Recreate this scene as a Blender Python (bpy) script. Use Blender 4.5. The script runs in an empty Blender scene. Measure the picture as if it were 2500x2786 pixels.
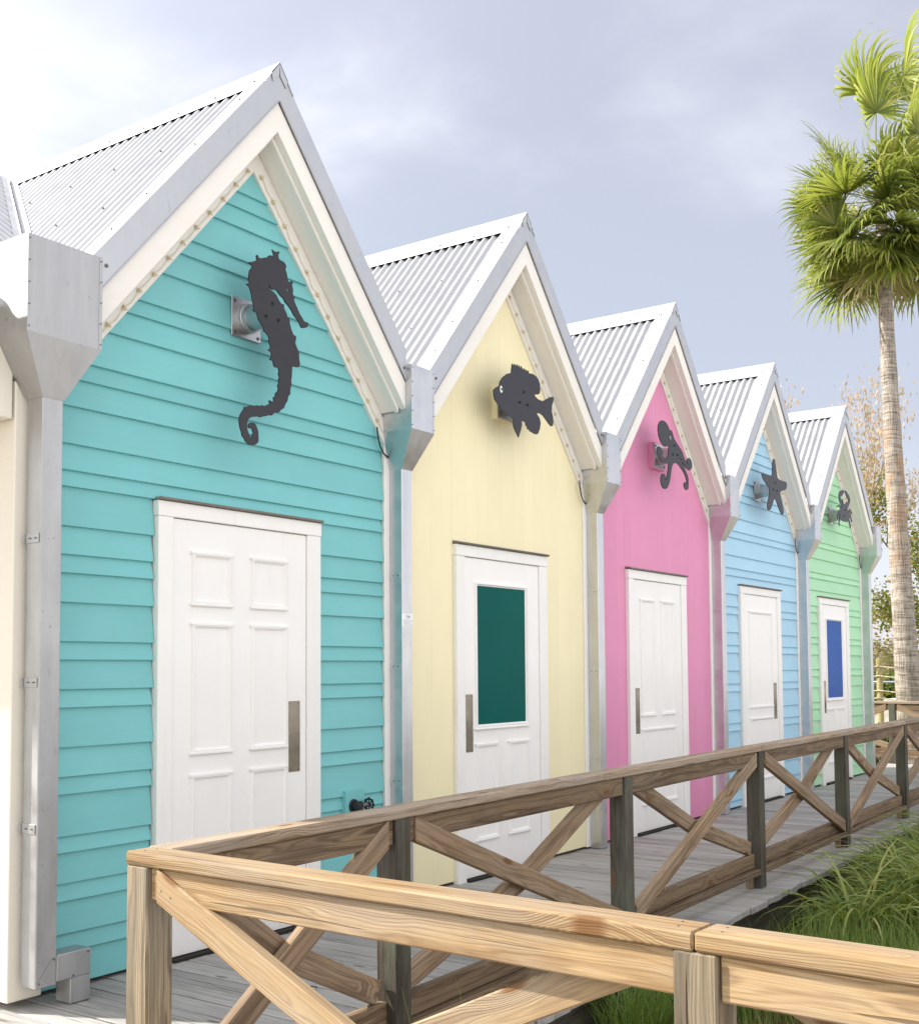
import bpy, bmesh, math, random
from mathutils import Vector, Matrix, noise as mnoise
R_ = math.radians
random.seed(7)
scene = bpy.context.scene
C = scene.collection

# ---------------------------------------------------------------- camera
cam_d = bpy.data.cameras.new('camera'); cam = bpy.data.objects.new('camera', cam_d); C.objects.link(cam)
cam_d.sensor_fit = 'VERTICAL'; cam_d.sensor_height = 36.0; cam_d.lens = 40.426
cam_d.shift_x = -0.00375; cam_d.shift_y = 0.0919
cam_d.clip_start = 0.05; cam_d.clip_end = 3000
right = Vector((0.574256, -0.818646, -0.007030)); up = Vector((-0.041223, -0.037491, 0.998446)); fwd = Vector((0.817637, 0.573074, 0.055277))
cam.matrix_world = Matrix(((right.x, up.x, -fwd.x, -4.3197), (right.y, up.y, -fwd.y, -4.4499), (right.z, up.z, -fwd.z, 1.4064), (0, 0, 0, 1)))
scene.camera = cam
scene.render.resolution_x = 918; scene.render.resolution_y = 1024

# ---------------------------------------------------------------- sky, sun, exposure
SUN_EL = R_(38); sh = Vector((-0.44, 0.898, 0)).normalized()
SUN = Vector((sh.x * math.cos(SUN_EL), sh.y * math.cos(SUN_EL), math.sin(SUN_EL)))
scene.view_settings.view_transform = 'Standard'; scene.view_settings.look = 'None'
scene.view_settings.gamma = 1.0; scene.view_settings.use_curve_mapping = False
scene.view_settings.exposure = 1.30
scene.cycles.max_bounces = 8; scene.cycles.diffuse_bounces = 4; scene.cycles.glossy_bounces = 3; scene.cycles.transparent_max_bounces = 8

class NT:
    def __init__(s, tree): s.t = tree; s.n = tree.nodes; s.l = tree.links
    def new(s, typ, **kw):
        nd = s.n.new(typ)
        for k, v in kw.items(): setattr(nd, k, v)
        return nd
    def put(s, sock, v):
        if v is None: return
        if hasattr(v, 'is_linked') or isinstance(v, bpy.types.NodeSocket): s.l.new(v, sock)
        else:
            if isinstance(v, (tuple, list, Vector)) and len(v) == 3 and sock.type == 'RGBA': v = (*v, 1)
            sock.default_value = v
    def math(s, op, a, b=None, c=None, clamp=False):
        nd = s.new('ShaderNodeMath', operation=op, use_clamp=clamp)
        for i, v in enumerate((a, b, c)): s.put(nd.inputs[i], v)
        return nd.outputs[0]
    def vmath(s, op, a, b=None, scale=None):
        nd = s.new('ShaderNodeVectorMath', operation=op)
        s.put(nd.inputs[0], a); s.put(nd.inputs[1], b)
        if scale is not None: s.put(nd.inputs['Scale'], scale)
        return nd.outputs['Value'] if op in ('LENGTH', 'DOT_PRODUCT', 'DISTANCE') else nd.outputs[0]
    def noise(s, vec, scale, detail=3, rough=.55, dist=0.0):
        nd = s.new('ShaderNodeTexNoise'); s.put(nd.inputs['Vector'], vec)
        nd.inputs['Scale'].default_value = scale; nd.inputs['Detail'].default_value = detail
        nd.inputs['Roughness'].default_value = rough; nd.inputs['Distortion'].default_value = dist
        return nd
    def ramp(s, fac, lo, hi, a=0.0, b=1.0, smooth=True):
        nd = s.new('ShaderNodeMapRange'); nd.interpolation_type = 'SMOOTHSTEP' if smooth else 'LINEAR'
        s.put(nd.inputs['Value'], fac); s.put(nd.inputs['From Min'], lo); s.put(nd.inputs['From Max'], hi)
        s.put(nd.inputs['To Min'], a); s.put(nd.inputs['To Max'], b)
        return nd.outputs[0]
    def mix(s, fac, a, b, typ='MIX'):
        nd = s.new('ShaderNodeMix', data_type='RGBA', blend_type=typ)
        s.put(nd.inputs[0], fac); s.put(nd.inputs[6], a); s.put(nd.inputs[7], b)
        return nd.outputs[2]
    def xyz(s, x=0, y=0, z=0):
        nd = s.new('ShaderNodeCombineXYZ')
        for i, v in enumerate((x, y, z)): s.put(nd.inputs[i], v)
        return nd.outputs[0]
    def sep(s, v):
        nd = s.new('ShaderNodeSeparateXYZ'); s.put(nd.inputs[0], v); return nd.outputs

world = bpy.data.worlds.new('World'); scene.world = world; world.use_nodes = True
w = NT(world.node_tree); w.n.clear()
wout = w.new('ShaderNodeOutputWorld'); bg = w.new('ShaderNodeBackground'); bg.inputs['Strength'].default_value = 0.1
sky = w.new('ShaderNodeTexSky', sky_type='NISHITA'); sky.sun_disc = False; sky.sun_elevation = SUN_EL
sky.sun_rotation = math.atan2(SUN.x, SUN.y); sky.air_density = 1.0; sky.dust_density = 2.0; sky.ozone_density = 1.0
gdir = w.new('ShaderNodeTexCoord').outputs['Generated']
dx, dy, dz = w.sep(gdir)
den = w.math('ADD', w.math('MAXIMUM', dz, 0.0), 0.22)
cu = w.xyz(w.math('DIVIDE', dx, den), w.math('DIVIDE', dy, den), 0.0)
big = w.noise(w.vmath('ADD', cu, (3.1, 1.7, 0.4)), 0.55, 4, .5, .3).outputs[0]
fine = w.noise(w.vmath('ADD', cu, (7.3, 2.2, 1.0)), 1.9, 6, .55, .25).outputs[0]
dens = w.math('ADD', w.math('MULTIPLY', big, .6), w.math('MULTIPLY', fine, .4))
sund = w.vmath('DOT_PRODUCT', gdir, tuple(SUN))
glow = w.math('POWER', w.ramp(sund, .30, 1.0, 0, 1, False), 1.6)
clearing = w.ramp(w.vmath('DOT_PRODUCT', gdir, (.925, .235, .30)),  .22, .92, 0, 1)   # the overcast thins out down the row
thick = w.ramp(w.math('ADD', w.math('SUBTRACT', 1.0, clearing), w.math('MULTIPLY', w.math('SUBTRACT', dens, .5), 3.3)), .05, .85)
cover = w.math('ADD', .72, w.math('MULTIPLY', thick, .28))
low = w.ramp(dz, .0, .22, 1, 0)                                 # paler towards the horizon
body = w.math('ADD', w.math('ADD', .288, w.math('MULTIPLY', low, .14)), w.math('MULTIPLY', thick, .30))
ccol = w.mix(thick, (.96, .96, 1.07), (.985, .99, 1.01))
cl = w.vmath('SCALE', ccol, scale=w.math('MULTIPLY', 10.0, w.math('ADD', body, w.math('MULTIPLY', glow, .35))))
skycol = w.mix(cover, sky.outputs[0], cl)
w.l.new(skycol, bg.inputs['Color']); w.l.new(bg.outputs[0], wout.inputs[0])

sun_d = bpy.data.lights.new('sun', 'SUN'); sun_o = bpy.data.objects.new('sun', sun_d); C.objects.link(sun_o)
sun_d.energy = 3.6; sun_d.angle = R_(1.2); sun_d.color = (1.0, .95, .86)
sun_o.rotation_euler = SUN.to_track_quat('Z', 'Y').to_euler()

# ---------------------------------------------------------------- materials
M = {}
def mat(name):
    m = bpy.data.materials.new(name); m.use_nodes = True; M[name] = m
    t = NT(m.node_tree); b = t.n['Principled BSDF']; return m, t, b
def bump(t, b, h, strength, dist=.01):
    nd = t.new('ShaderNodeBump'); nd.inputs['Strength'].default_value = strength; nd.inputs['Distance'].default_value = dist
    t.put(nd.inputs['Height'], h); t.l.new(nd.outputs[0], b.inputs['Normal'])
def paint(name, col, rough=.5, grain=(2.5, 60, 60), var=.09, dirt=(.35, .30, .24), dirt_amt=.10, bs=.25):
    m, t, b = mat(name)
    oc = t.new('ShaderNodeTexCoord').outputs['Object']; oi = t.new('ShaderNodeObjectInfo')
    geo = t.new('ShaderNodeNewGeometry').outputs['Position']
    p = t.vmath('ADD', geo, t.xyz(t.math('MULTIPLY', oi.outputs['Random'], 9.0), 0, 0))
    g = t.noise(t.vmath('MULTIPLY', p, grain), 1.0, 3, .6).outputs[0]
    lo = t.noise(p, 2.3, 4, .6).outputs[0]
    v = t.math('ADD', t.math('MULTIPLY', t.math('SUBTRACT', lo, .5), var * 2.2), t.math('MULTIPLY', t.math('SUBTRACT', g, .5), var))
    v = t.math('ADD', v, t.math('MULTIPLY', t.math('SUBTRACT', oi.outputs['Random'], .5), var * .8))
    c = t.mix(1.0, col, t.xyz(*[t.math('ADD', v, 1.0)] * 3), 'MULTIPLY')
    sp = t.noise(p, 34, 2, .7).outputs[0]
    st = t.noise(t.vmath('MULTIPLY', p, (9, 9, 1.2)), 1.0, 4, .65).outputs[0]
    dm = t.math('MULTIPLY', t.math('ADD', t.ramp(sp, .70, .80, 0, .8), t.ramp(st, .56, .80)), dirt_amt)
    c = t.mix(dm, c, dirt)
    t.l.new(c, b.inputs['Base Color']); b.inputs['Roughness'].default_value = rough
    b.inputs['Specular IOR Level'].default_value = .35
    h = t.math('ADD', t.math('MULTIPLY', g, .6), t.math('MULTIPLY', t.noise(p, 90, 2).outputs[0], .4))
    bump(t, b, h, bs, .004)
    return m
paint('teal', (.195, .525, .54)); paint('yellow', (.90, .815, .535), grain=(60, 60, 2.5), var=.045, dirt_amt=.03); paint('pink', (.74, .28, .465), grain=(60, 60, 2.5), var=.06, dirt_amt=.05)
paint('sky_blue', (.40, .64, .80)); paint('mint', (.42, .74, .47))
paint('door_white', (.90, .88, .855), .42, (60, 60, 3), .045, dirt_amt=.09, bs=.16)
paint('frame_white', (.89, .87, .84), .5, (50, 50, 3), .04, dirt_amt=.14)
paint('cream', (.83, .80, .745), .5, (20, 20, 20), .05, dirt_amt=.16)
paint('cream_wall', (.81, .76, .66), .6, (30, 30, 30), .05, dirt_amt=.14)
paint('clip', (.66, .56, .36), .4, (30, 30, 30), .1)
paint('black_iron', (.022, .021, .026), .38, (40, 40, 40), .25, (.12, .11, .11), .15)
paint('cutout', (.030, .029, .036), .42, (8, 8, 40), .22, (.15, .15, .16), .10)
paint('cap_strip', (.17, .15, .125), .75, (3, 60, 60), .3, (.6, .58, .54), .35)
paint('eye_white', (.75, .76, .74), .5)
paint('sticker', (.88, .88, .90), .3, var=.01, dirt_amt=.02, bs=.02)
paint('print_grey', (.30, .31, .34), .5, var=.02); paint('print_blue', (.05, .07, .13), .5, var=.02)
paint('wire_black', (.02, .02, .02), .5); paint('wire_cream', (.74, .68, .54), .5)

def metal(name, col, rough=.38, spangle=.10, streak=.08, metallic=1.0, rust=0.0):
    m, t, b = mat(name)
    geo = t.new('ShaderNodeNewGeometry').outputs['Position']; oi = t.new('ShaderNodeObjectInfo')
    p = t.vmath('ADD', geo, t.xyz(t.math('MULTIPLY', oi.outputs['Random'], 9.0), 0, 0))
    a = t.noise(p, 7, 4, .6).outputs[0]
    s = t.noise(t.vmath('MULTIPLY', p, (14, 14, 2.0)), 1.0, 4, .6).outputs[0]
    f = t.noise(p, 120, 2).outputs[0]
    v = t.math('ADD', t.math('MULTIPLY', t.math('SUBTRACT', a, .5), spangle * 2), t.math('MULTIPLY', t.math('SUBTRACT', s, .5), streak * 2))
    v = t.math('ADD', v, t.math('MULTIPLY', t.math('SUBTRACT', f, .5), .08))
    c = t.mix(1.0, col, t.xyz(*[t.math('ADD', v, 1.0)] * 3), 'MULTIPLY')
    st = t.noise(t.vmath('MULTIPLY', p, (30, 30, 6)), 1.0, 3, .7).outputs[0]
    c = t.mix(t.ramp(st, .62, .78, 0, .35), c, (.22, .20, .18))
    if rust:
        rs = t.noise(p, 22, 3, .7).outputs[0]
        c = t.mix(t.ramp(rs, .70, .74, 0, rust), c, (.16, .075, .03))
    t.l.new(c, b.inputs['Base Color']); b.inputs['Metallic'].default_value = metallic
    t.put(b.inputs['Roughness'], t.ramp(a, .3, .7, rough - .07, rough + .10))
    bump(t, b, t.math('ADD', a, t.math('MULTIPLY', f, .12)), .10, .01)
    return m
metal('galvanised', (.60, .605, .62), .40, .16, .14)
metal('galvanised_old', (.47, .47, .475), .52, .20, .16, rust=.45)
metal('flashing', (.55, .555, .575), .50, .05, .04)
metal('corrugated', (.40, .405, .425), .46, .08, .06)
metal('steel_plate', (.24, .215, .175), .22, .05, .05)
metal('screw', (.26, .25, .25), .5)
metal('flange', (.56, .56, .57), .42)
metal('pipe_rail', (.42, .47, .58), .35)

def glass(name, col):
    m, t, b = mat(name)
    geo = t.new('ShaderNodeNewGeometry').outputs['Position']
    n = t.noise(geo, 260, 2).outputs[0]; n2 = t.noise(geo, 1.6, 3).outputs[0]
    c = t.mix(t.ramp(n2, .3, .7, 0, .35), col, tuple(x * .72 for x in col))
    t.l.new(c, b.inputs['Base Color']); b.inputs['Roughness'].default_value = .40; b.inputs['Specular IOR Level'].default_value = .06
    bump(t, b, n, .35, .002)
glass('glass_teal', (.0005, .105, .092)); glass('glass_blue', (.03, .11, .40))

def wood(name, c1, c2, c3, rings=760, grey=.5, greycol=(.36, .34, .33), rough=.72, knot=(.15, .065, .02), bs=.5, crack=.5, moss=0.0, kn=.62):
    m, t, b = mat(name)
    oc = t.new('ShaderNodeTexCoord').outputs['Object']; rnd = t.new('ShaderNodeObjectInfo').outputs['Random']
    off = t.math('MULTIPLY', rnd, 41.0)
    x, y, z = t.sep(oc); xo = t.math('ADD', x, off)
    warp = t.noise(t.xyz(t.math('MULTIPLY', xo, .9), t.math('MULTIPLY', y, 5), t.math('MULTIPLY', z, 5)), 1.6, 3, .5)
    wv = t.sep(t.vmath('SUBTRACT', warp.outputs['Color'], (.5, .5, .5)))
    # knots
    kv = t.new('ShaderNodeTexVoronoi', voronoi_dimensions='2D'); t.put(kv.inputs['Vector'], t.xyz(t.math('MULTIPLY', xo, 1.7), t.math('ADD', t.math('MULTIPLY', y, 5.5), off), 0))
    kv.inputs['Scale'].default_value = 1.0
    kr = t.sep(kv.outputs['Color'])[0]; kon = t.math('GREATER_THAN', kr, kn)
    kd = kv.outputs['Distance']
    kinf = t.math('MULTIPLY', t.ramp(kd, .03, .30, 1, 0), kon)
    cy = t.math('MULTIPLY', t.math('SUBTRACT', rnd, .5), .07)
    fr = t.math('FRACT', t.math('MULTIPLY', rnd, 17.3))
    yy = t.math('ADD', t.math('ADD', y, cy), t.math('MULTIPLY', wv[0], .050))
    zz = t.math('ADD', t.math('ADD', z, t.math('ADD', t.math('MULTIPLY', fr, .05), .012)), t.math('MULTIPLY', wv[1], .042))
    d = t.vmath('LENGTH', t.xyz(0, yy, zz))
    d = t.math('ADD', d, t.math('MULTIPLY', kinf, .022))
    d = t.math('ADD', d, t.math('MULTIPLY', t.noise(t.xyz(t.math('MULTIPLY', xo, 3), t.math('MULTIPLY', y, 40), t.math('MULTIPLY', z, 40)), 1.0, 2).outputs[0], .004))
    ring = t.math('ADD', t.math('MULTIPLY', t.math('SINE', t.math('MULTIPLY', d, rings)), .5), .5)
    ring = t.math('POWER', ring, 2.2)
    figm = t.ramp(t.noise(t.xyz(t.math('MULTIPLY', xo, 1.1), t.math('MULTIPLY', y, 16), t.math('MULTIPLY', z, 16)), 1.0, 3, .6).outputs[0], .32, .66, .35, 1.0)
    ring = t.math('MULTIPLY', ring, figm)
    fib = t.noise(t.xyz(t.math('MULTIPLY', xo, 7), t.math('MULTIPLY', y, 260), t.math('MULTIPLY', z, 260)), 1.0, 3, .65).outputs[0]
    blot = t.noise(t.xyz(t.math('MULTIPLY', xo, 2.2), t.math('MULTIPLY', y, 14), t.math('MULTIPLY', z, 14)), 1.0, 4, .6).outputs[0]
    c = t.mix(t.math('ADD', t.math('MULTIPLY', ring, .55), t.math('MULTIPLY', t.math('SUBTRACT', fib, .4), 1.3), clamp=True), c1, c2)
    c = t.mix(t.ramp(blot, .50, .72, 0, .75), c, c3)
    wide = t.math('ADD', t.math('MULTIPLY', t.math('SINE', t.math('MULTIPLY', d, rings * .23)), .5), .5)     # broad figure between the fine rings
    c = t.mix(t.math('MULTIPLY', t.ramp(wide, .55, .95), t.math('MULTIPLY', figm, .75)), c, t.mix(.5, c2, c3))
    gm = t.ramp(t.noise(t.xyz(t.math('MULTIPLY', xo, 1.3), t.math('MULTIPLY', y, 9), t.math('MULTIPLY', z, 9)), 1.0, 5, .65).outputs[0], .36, .66, 0, 1)
    gcol = t.mix(t.math('MULTIPLY', ring, .7), greycol, tuple(v * .62 for v in greycol))
    c = t.mix(t.math('MULTIPLY', gm, grey), c, gcol)
    if moss:
        mm = t.noise(t.vmath('MULTIPLY', t.xyz(xo, y, z), (3, 12, 12)), 1.0, 4, .6).outputs[0]
        c = t.mix(t.ramp(mm, .42, .66, 0, moss), c, (.115, .135, .095))
    kc = t.ramp(kd, .035, .095, 1, 0); kc = t.math('MULTIPLY', kc, kon)
    c = t.mix(t.math('MULTIPLY', kc, .85), c, knot)
    # long drying cracks
    cr = t.noise(t.xyz(t.math('MULTIPLY', xo, 1.6), t.math('MULTIPLY', y, 70), t.math('MULTIPLY', z, 70)), 1.0, 2, .5).outputs[0]
    ck = t.ramp(cr, .69, .74, 0, crack)
    c = t.mix(ck, c, (.035, .025, .018))
    c = t.mix(1.0, c, t.xyz(*[t.ramp(t.math('FRACT', t.math('MULTIPLY', rnd, 7.7)), 0, 1, .86, 1.12, False)] * 3), 'MULTIPLY')
    t.l.new(c, b.inputs['Base Color']); b.inputs['Roughness'].default_value = rough; b.inputs['Specular IOR Level'].default_value = .25
    h = t.math('SUBTRACT', t.math('ADD', t.math('MULTIPLY', ring, -.35), t.math('MULTIPLY', fib, .6)), t.math('MULTIPLY', ck, 1.4))
    bump(t, b, h, bs, .003)
    return m
wood('wood_new', (.375, .26, .135), (.145, .075, .03), (.20, .11, .046), 1700, .45, (.345, .30, .245), crack=.6, kn=.35)
wood('wood_brace_new', (.37, .26, .14), (.17, .095, .042), (.20, .115, .05), 1400, .45, (.335, .285, .225), crack=.6, kn=.35)
wood('wood_post_new', (.30, .235, .155), (.035, .024, .015), (.12, .088, .058), 1100, .30, (.30, .275, .235), crack=1.0, moss=.2)
wood('wood_cap_old', (.40, .30, .205), (.12, .075, .042), (.18, .115, .065), 1700, .50, (.43, .38, .33), crack=.7)
wood('wood_rail_old', (.25, .17, .10), (.040, .022, .012), (.085, .048, .024), 1400, .22, (.25, .21, .17), crack=.8)
wood('wood_brace_old', (.38, .265, .165), (.12, .068, .035), (.14, .08, .04), 1400, .30, (.32, .275, .23), crack=.7)
wood('wood_post_old', (.095, .072, .05), (.014, .011, .008), (.036, .028, .021), 1100, .35, (.19, .185, .165), crack=1.0, moss=.5)
wood('deck_wood', (.40, .385, .37), (.20, .19, .18), (.22, .205, .19), 1100, .40, (.48, .465, .45), .8, (.14, .11, .09), .6, .9, kn=.74)
wood('log_yellow', (.42, .36, .17), (.30, .25, .10), (.28, .26, .09), 300, .3, (.40, .38, .28))

def simple(name, col, rough=.8, scale=8, var=.3, col2=None, bs=.4):
    m, t, b = mat(name)
    geo = t.new('ShaderNodeNewGeometry').outputs['Position']
    n = t.noise(geo, scale, 5, .65).outputs[0]
    c = t.mix(t.ramp(n, .3, .7), col, col2 or tuple(x * (1 - var) for x in col))
    t.l.new(c, b.inputs['Base Color']); b.inputs['Roughness'].default_value = rough; b.inputs['Specular IOR Level'].default_value = .2
    bump(t, b, n, bs, .02); return m
simple('under_dark', (.035, .03, .025)); simple('concrete', (.55, .52, .47), scale=5); simple('rope', (.55, .48, .36), scale=60)
simple('hill', (.20, .16, .10), scale=.25, col2=(.13, .115, .06)); simple('white_hull', (.72, .72, .72), .4, 3, .1)
simple('soil', (.075, .055, .038), .95, 14, .6)

# foliage with a per-leaf random value
def leaf(name, cols, trans=.35, rough=.5):
    m, t, b = mat(name)
    at = t.new('ShaderNodeAttribute', attribute_name='rnd').outputs['Fac']
    r = t.new('ShaderNodeValToRGB'); t.l.new(at, r.inputs[0]); e = r.color_ramp.elements
    for i, c in enumerate(cols):
        pos = i / (len(cols) - 1)
        if i < 2: e[i].position = pos if i == 0 else pos; e[i].color = (*c, 1)
        else: q = e.new(pos); q.color = (*c, 1)
    b.inputs['Roughness'].default_value = rough; b.inputs['Specular IOR Level'].default_value = .4
    t.l.new(r.outputs[0], b.inputs['Base Color'])
    tr = t.new('ShaderNodeBsdfTranslucent'); t.l.new(t.mix(.5, r.outputs[0], (.30, .34, .03)), tr.inputs[0])
    mx = t.new('ShaderNodeMixShader'); mx.inputs[0].default_value = trans
    t.l.new(b.outputs[0], mx.inputs[1]); t.l.new(tr.outputs[0], mx.inputs[2]); t.l.new(mx.outputs[0], t.n['Material Output'].inputs[0])
leaf('palm_leaf', [(.11, .165, .03), (.24, .29, .06), (.42, .43, .14), (.58, .53, .24)], .5)
leaf('palm_dry', [(.36, .29, .14), (.46, .39, .20), (.40, .35, .17)], .25)
leaf('liriope', [(.07, .125, .022), (.16, .235, .04), (.29, .36, .09), (.52, .48, .18)], .45)
leaf('thin_grass', [(.10, .19, .03), (.16, .25, .05), (.24, .27, .07)], .3)
leaf('dry_grass', [(.20, .16, .07), (.30, .235, .11), (.15, .17, .05)], .25)
leaf('oak_leaf', [(.06, .09, .022), (.12, .145, .035), (.20, .20, .05), (.36, .24, .08)], .4)
leaf('tan_leaf', [(.42, .28, .18), (.52, .37, .25), (.34, .21, .14)], .35)
leaf('straw', [(.34, .26, .14), (.24, .175, .095), (.42, .34, .20)], .1)
leaf('hedge_leaf', [(.035, .075, .018), (.07, .12, .02), (.12, .16, .03)], .25)
leaf('brush_leaf', [(.26, .20, .12), (.18, .16, .075), (.34, .265, .16)], .2)

m, t, b = mat('palm_bark')
oc = t.new('ShaderNodeTexCoord').outputs['Object']; px, py, pz = t.sep(oc)
wb = t.noise(oc, 3.0, 3).outputs[0]
ringn = t.noise(t.xyz(t.math('MULTIPLY', px, 3), t.math('MULTIPLY', py, 3), t.math('ADD', t.math('MULTIPLY', pz, 34), t.math('MULTIPLY', wb, 3))), 1.0, 3, .6).outputs[0]
crk = t.noise(t.xyz(t.math('MULTIPLY', px, 55), t.math('MULTIPLY', py, 55), t.math('MULTIPLY', pz, 5)), 1.0, 3, .6).outputs[0]
c = t.mix(t.ramp(t.math('ADD', t.math('MULTIPLY', ringn, .55), t.math('MULTIPLY', crk, .45)), .36, .62), (.13, .105, .085), (.43, .375, .315))
pat = t.noise(t.vmath('MULTIPLY', oc, (2.2, 2.2, 1.3)), 1.3, 4, .6).outputs[0]
band = t.math('MULTIPLY', t.ramp(pz, 3.0, 3.9), t.ramp(pz, 5.0, 6.2, 1, 0))
c = t.mix(t.math('MULTIPLY', t.ramp(pat, .46, .60), t.math('MULTIPLY', band, .55)), c, (.36, .19, .09))
c = t.mix(t.math('MULTIPLY', t.ramp(pz, 2.2, .3), t.ramp(pat, .35, .60, .2, .75)), c, (.15, .145, .085))
t.l.new(c, b.inputs['Base Color']); b.inputs['Roughness'].default_value = .85
bump(t, b, t.math('ADD', ringn, crk), .8, .02)
simple('bark', (.20, .16, .115), .9, 12, .5); simple('pale_bark', (.46, .36, .24), .9, 12, .4)

m, t, b = mat('ground')
geo = t.new('ShaderNodeNewGeometry').outputs['Position']; gx, gy, gz = t.sep(geo)
n1 = t.noise(geo, 26, 5, .7).outputs[0]; n2 = t.noise(geo, .6, 4).outputs[0]; n3 = t.noise(geo, .05, 4).outputs[0]
mulch = t.mix(t.ramp(n1, .36, .66), (.055, .038, .026), (.25, .17, .10))
turf = t.mix(t.ramp(n1, .3, .7), (.15, .15, .05), (.22, .19, .085))
turf = t.mix(t.ramp(n3, .4, .6, 0, .6), turf, (.29, .235, .12))
bounce_ground = t.mix(t.ramp(n2, .3, .7), (.47, .46, .45), (.55, .54, .53))  # pale ground added behind the camera, unseen, to bounce light onto the facades
far = t.math('MAXIMUM', t.math('MAXIMUM', t.ramp(gx, 17.5, 22), t.ramp(gy, -9, -14)), t.ramp(gx, -7, -12))
c = t.mix(t.math('MULTIPLY', far, t.ramp(n2, .25, .45, .75, 1)), mulch, turf)
c = t.mix(t.ramp(gy, -5.2, -5.4), c, bounce_ground)
t.l.new(c, b.inputs['Base Color']); b.inputs['Roughness'].default_value = .95; b.inputs['Specular IOR Level'].default_value = .1
bump(t, b, n1, .8, .03)

# ---------------------------------------------------------------- helpers
def link(name, me, mats, parent=None, loc=(0, 0, 0)):
    o = bpy.data.objects.new(name, me); C.objects.link(o); o.location = loc
    if parent: o.parent = parent
    if mats and not me.materials: me.materials.append(M[mats])
    return o
def tag(o, label=None, cat=None, group=None, kind=None):
    if label: o['label'] = label
    if cat: o['category'] = cat
    if group: o['group'] = group
    if kind: o['kind'] = kind
    return o
def root(name, loc, label, cat, group=None):
    o = bpy.data.objects.new(name, None); C.objects.link(o); o.location = loc; o.empty_display_size = .2
    return tag(o, label, cat, group)
def bx(bm, x0, x1, y0, y1, z0, z1):
    vs = [bm.verts.new(p) for p in ((x0, y0, z0), (x1, y0, z0), (x1, y1, z0), (x0, y1, z0), (x0, y0, z1), (x1, y0, z1), (x1, y1, z1), (x0, y1, z1))]
    for f in ((3, 2, 1, 0), (4, 5, 6, 7), (0, 1, 5, 4), (1, 2, 6, 5), (2, 3, 7, 6), (3, 0, 4, 7)): bm.faces.new([vs[i] for i in f])
def prism(bm, poly, y0, y1):
    """polygon in XZ (any order), extruded from y0 to y1; y0 may be a function of (x, z)"""
    f0 = (lambda x, z: y0) if not callable(y0) else y0
    a = [bm.verts.new((x, f0(x, z), z)) for x, z in poly]; b = [bm.verts.new((x, y1, z)) for x, z in poly]
    n = len(poly); bm.faces.new(a); bm.faces.new(b[::-1])
    for i in range(n): bm.faces.new((a[(i + 1) % n], a[i], b[i], b[(i + 1) % n]))
def fin(name, bm, m, parent=None, loc=(0, 0, 0), bev=0, smooth=False, seg=1):
    bmesh.ops.recalc_face_normals(bm, faces=bm.faces[:])
    if bev: bmesh.ops.bevel(bm, geom=bm.edges[:], offset=bev, segments=seg, affect='EDGES', clamp_overlap=True)
    me = bpy.data.meshes.new(name); bm.to_mesh(me); bm.free()
    if smooth:
        for p in me.polygons: p.use_smooth = True
    return link(name, me, m, parent, loc)
def box(name, x0, x1, y0, y1, z0, z1, m, parent=None, loc=(0, 0, 0), bev=.003):
    bm = bmesh.new(); bx(bm, x0, x1, y0, y1, z0, z1); return fin(name, bm, m, parent, loc, bev)
def clip(poly, a, b, c):
    """keep points with a*x + b*z <= c"""
    out = []
    for i in range(len(poly)):
        p, q = poly[i], poly[(i + 1) % len(poly)]
        dp, dq = a * p[0] + b * p[1] - c, a * q[0] + b * q[1] - c
        if dp <= 0: out.append(p)
        if dp * dq < 0:
            s = dp / (dp - dq); out.append((p[0] + s * (q[0] - p[0]), p[1] + s * (q[1] - p[1])))
    return out
def cyl(bm, p0, p1, r0, r1=None, n=12, cap=True):
    r1 = r0 if r1 is None else r1; p0, p1 = Vector(p0), Vector(p1); d = (p1 - p0).normalized()
    u = d.orthogonal().normalized(); v = d.cross(u)
    A = [bm.verts.new(p0 + (u * math.cos(2 * math.pi * i / n) + v * math.sin(2 * math.pi * i / n)) * r0) for i in range(n)]
    Bv = [bm.verts.new(p1 + (u * math.cos(2 * math.pi * i / n) + v * math.sin(2 * math.pi * i / n)) * r1) for i in range(n)]
    for i in range(n): bm.faces.new((A[i], A[(i + 1) % n], Bv[(i + 1) % n], Bv[i]))
    if cap: bm.faces.new(A[::-1]); bm.faces.new(Bv)
def tube(bm, pts, rad, n=6):
    pts = [Vector(p) for p in pts]; prev = None; u = None
    for i, p in enumerate(pts):
        d = (pts[min(i + 1, len(pts) - 1)] - pts[max(i - 1, 0)]).normalized()
        if u is None: u = d.orthogonal().normalized()
        else: u = (u - d * u.dot(d)).normalized()
        v = d.cross(u); r = rad[i] if isinstance(rad, (list, tuple)) else rad
        ring = [bm.verts.new(p + (u * math.cos(2 * math.pi * k / n) + v * math.sin(2 * math.pi * k / n)) * r) for k in range(n)]
        if prev:
            for k in range(n): bm.faces.new((prev[k], prev[(k + 1) % n], ring[(k + 1) % n], ring[k]))
        prev = ring
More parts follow.
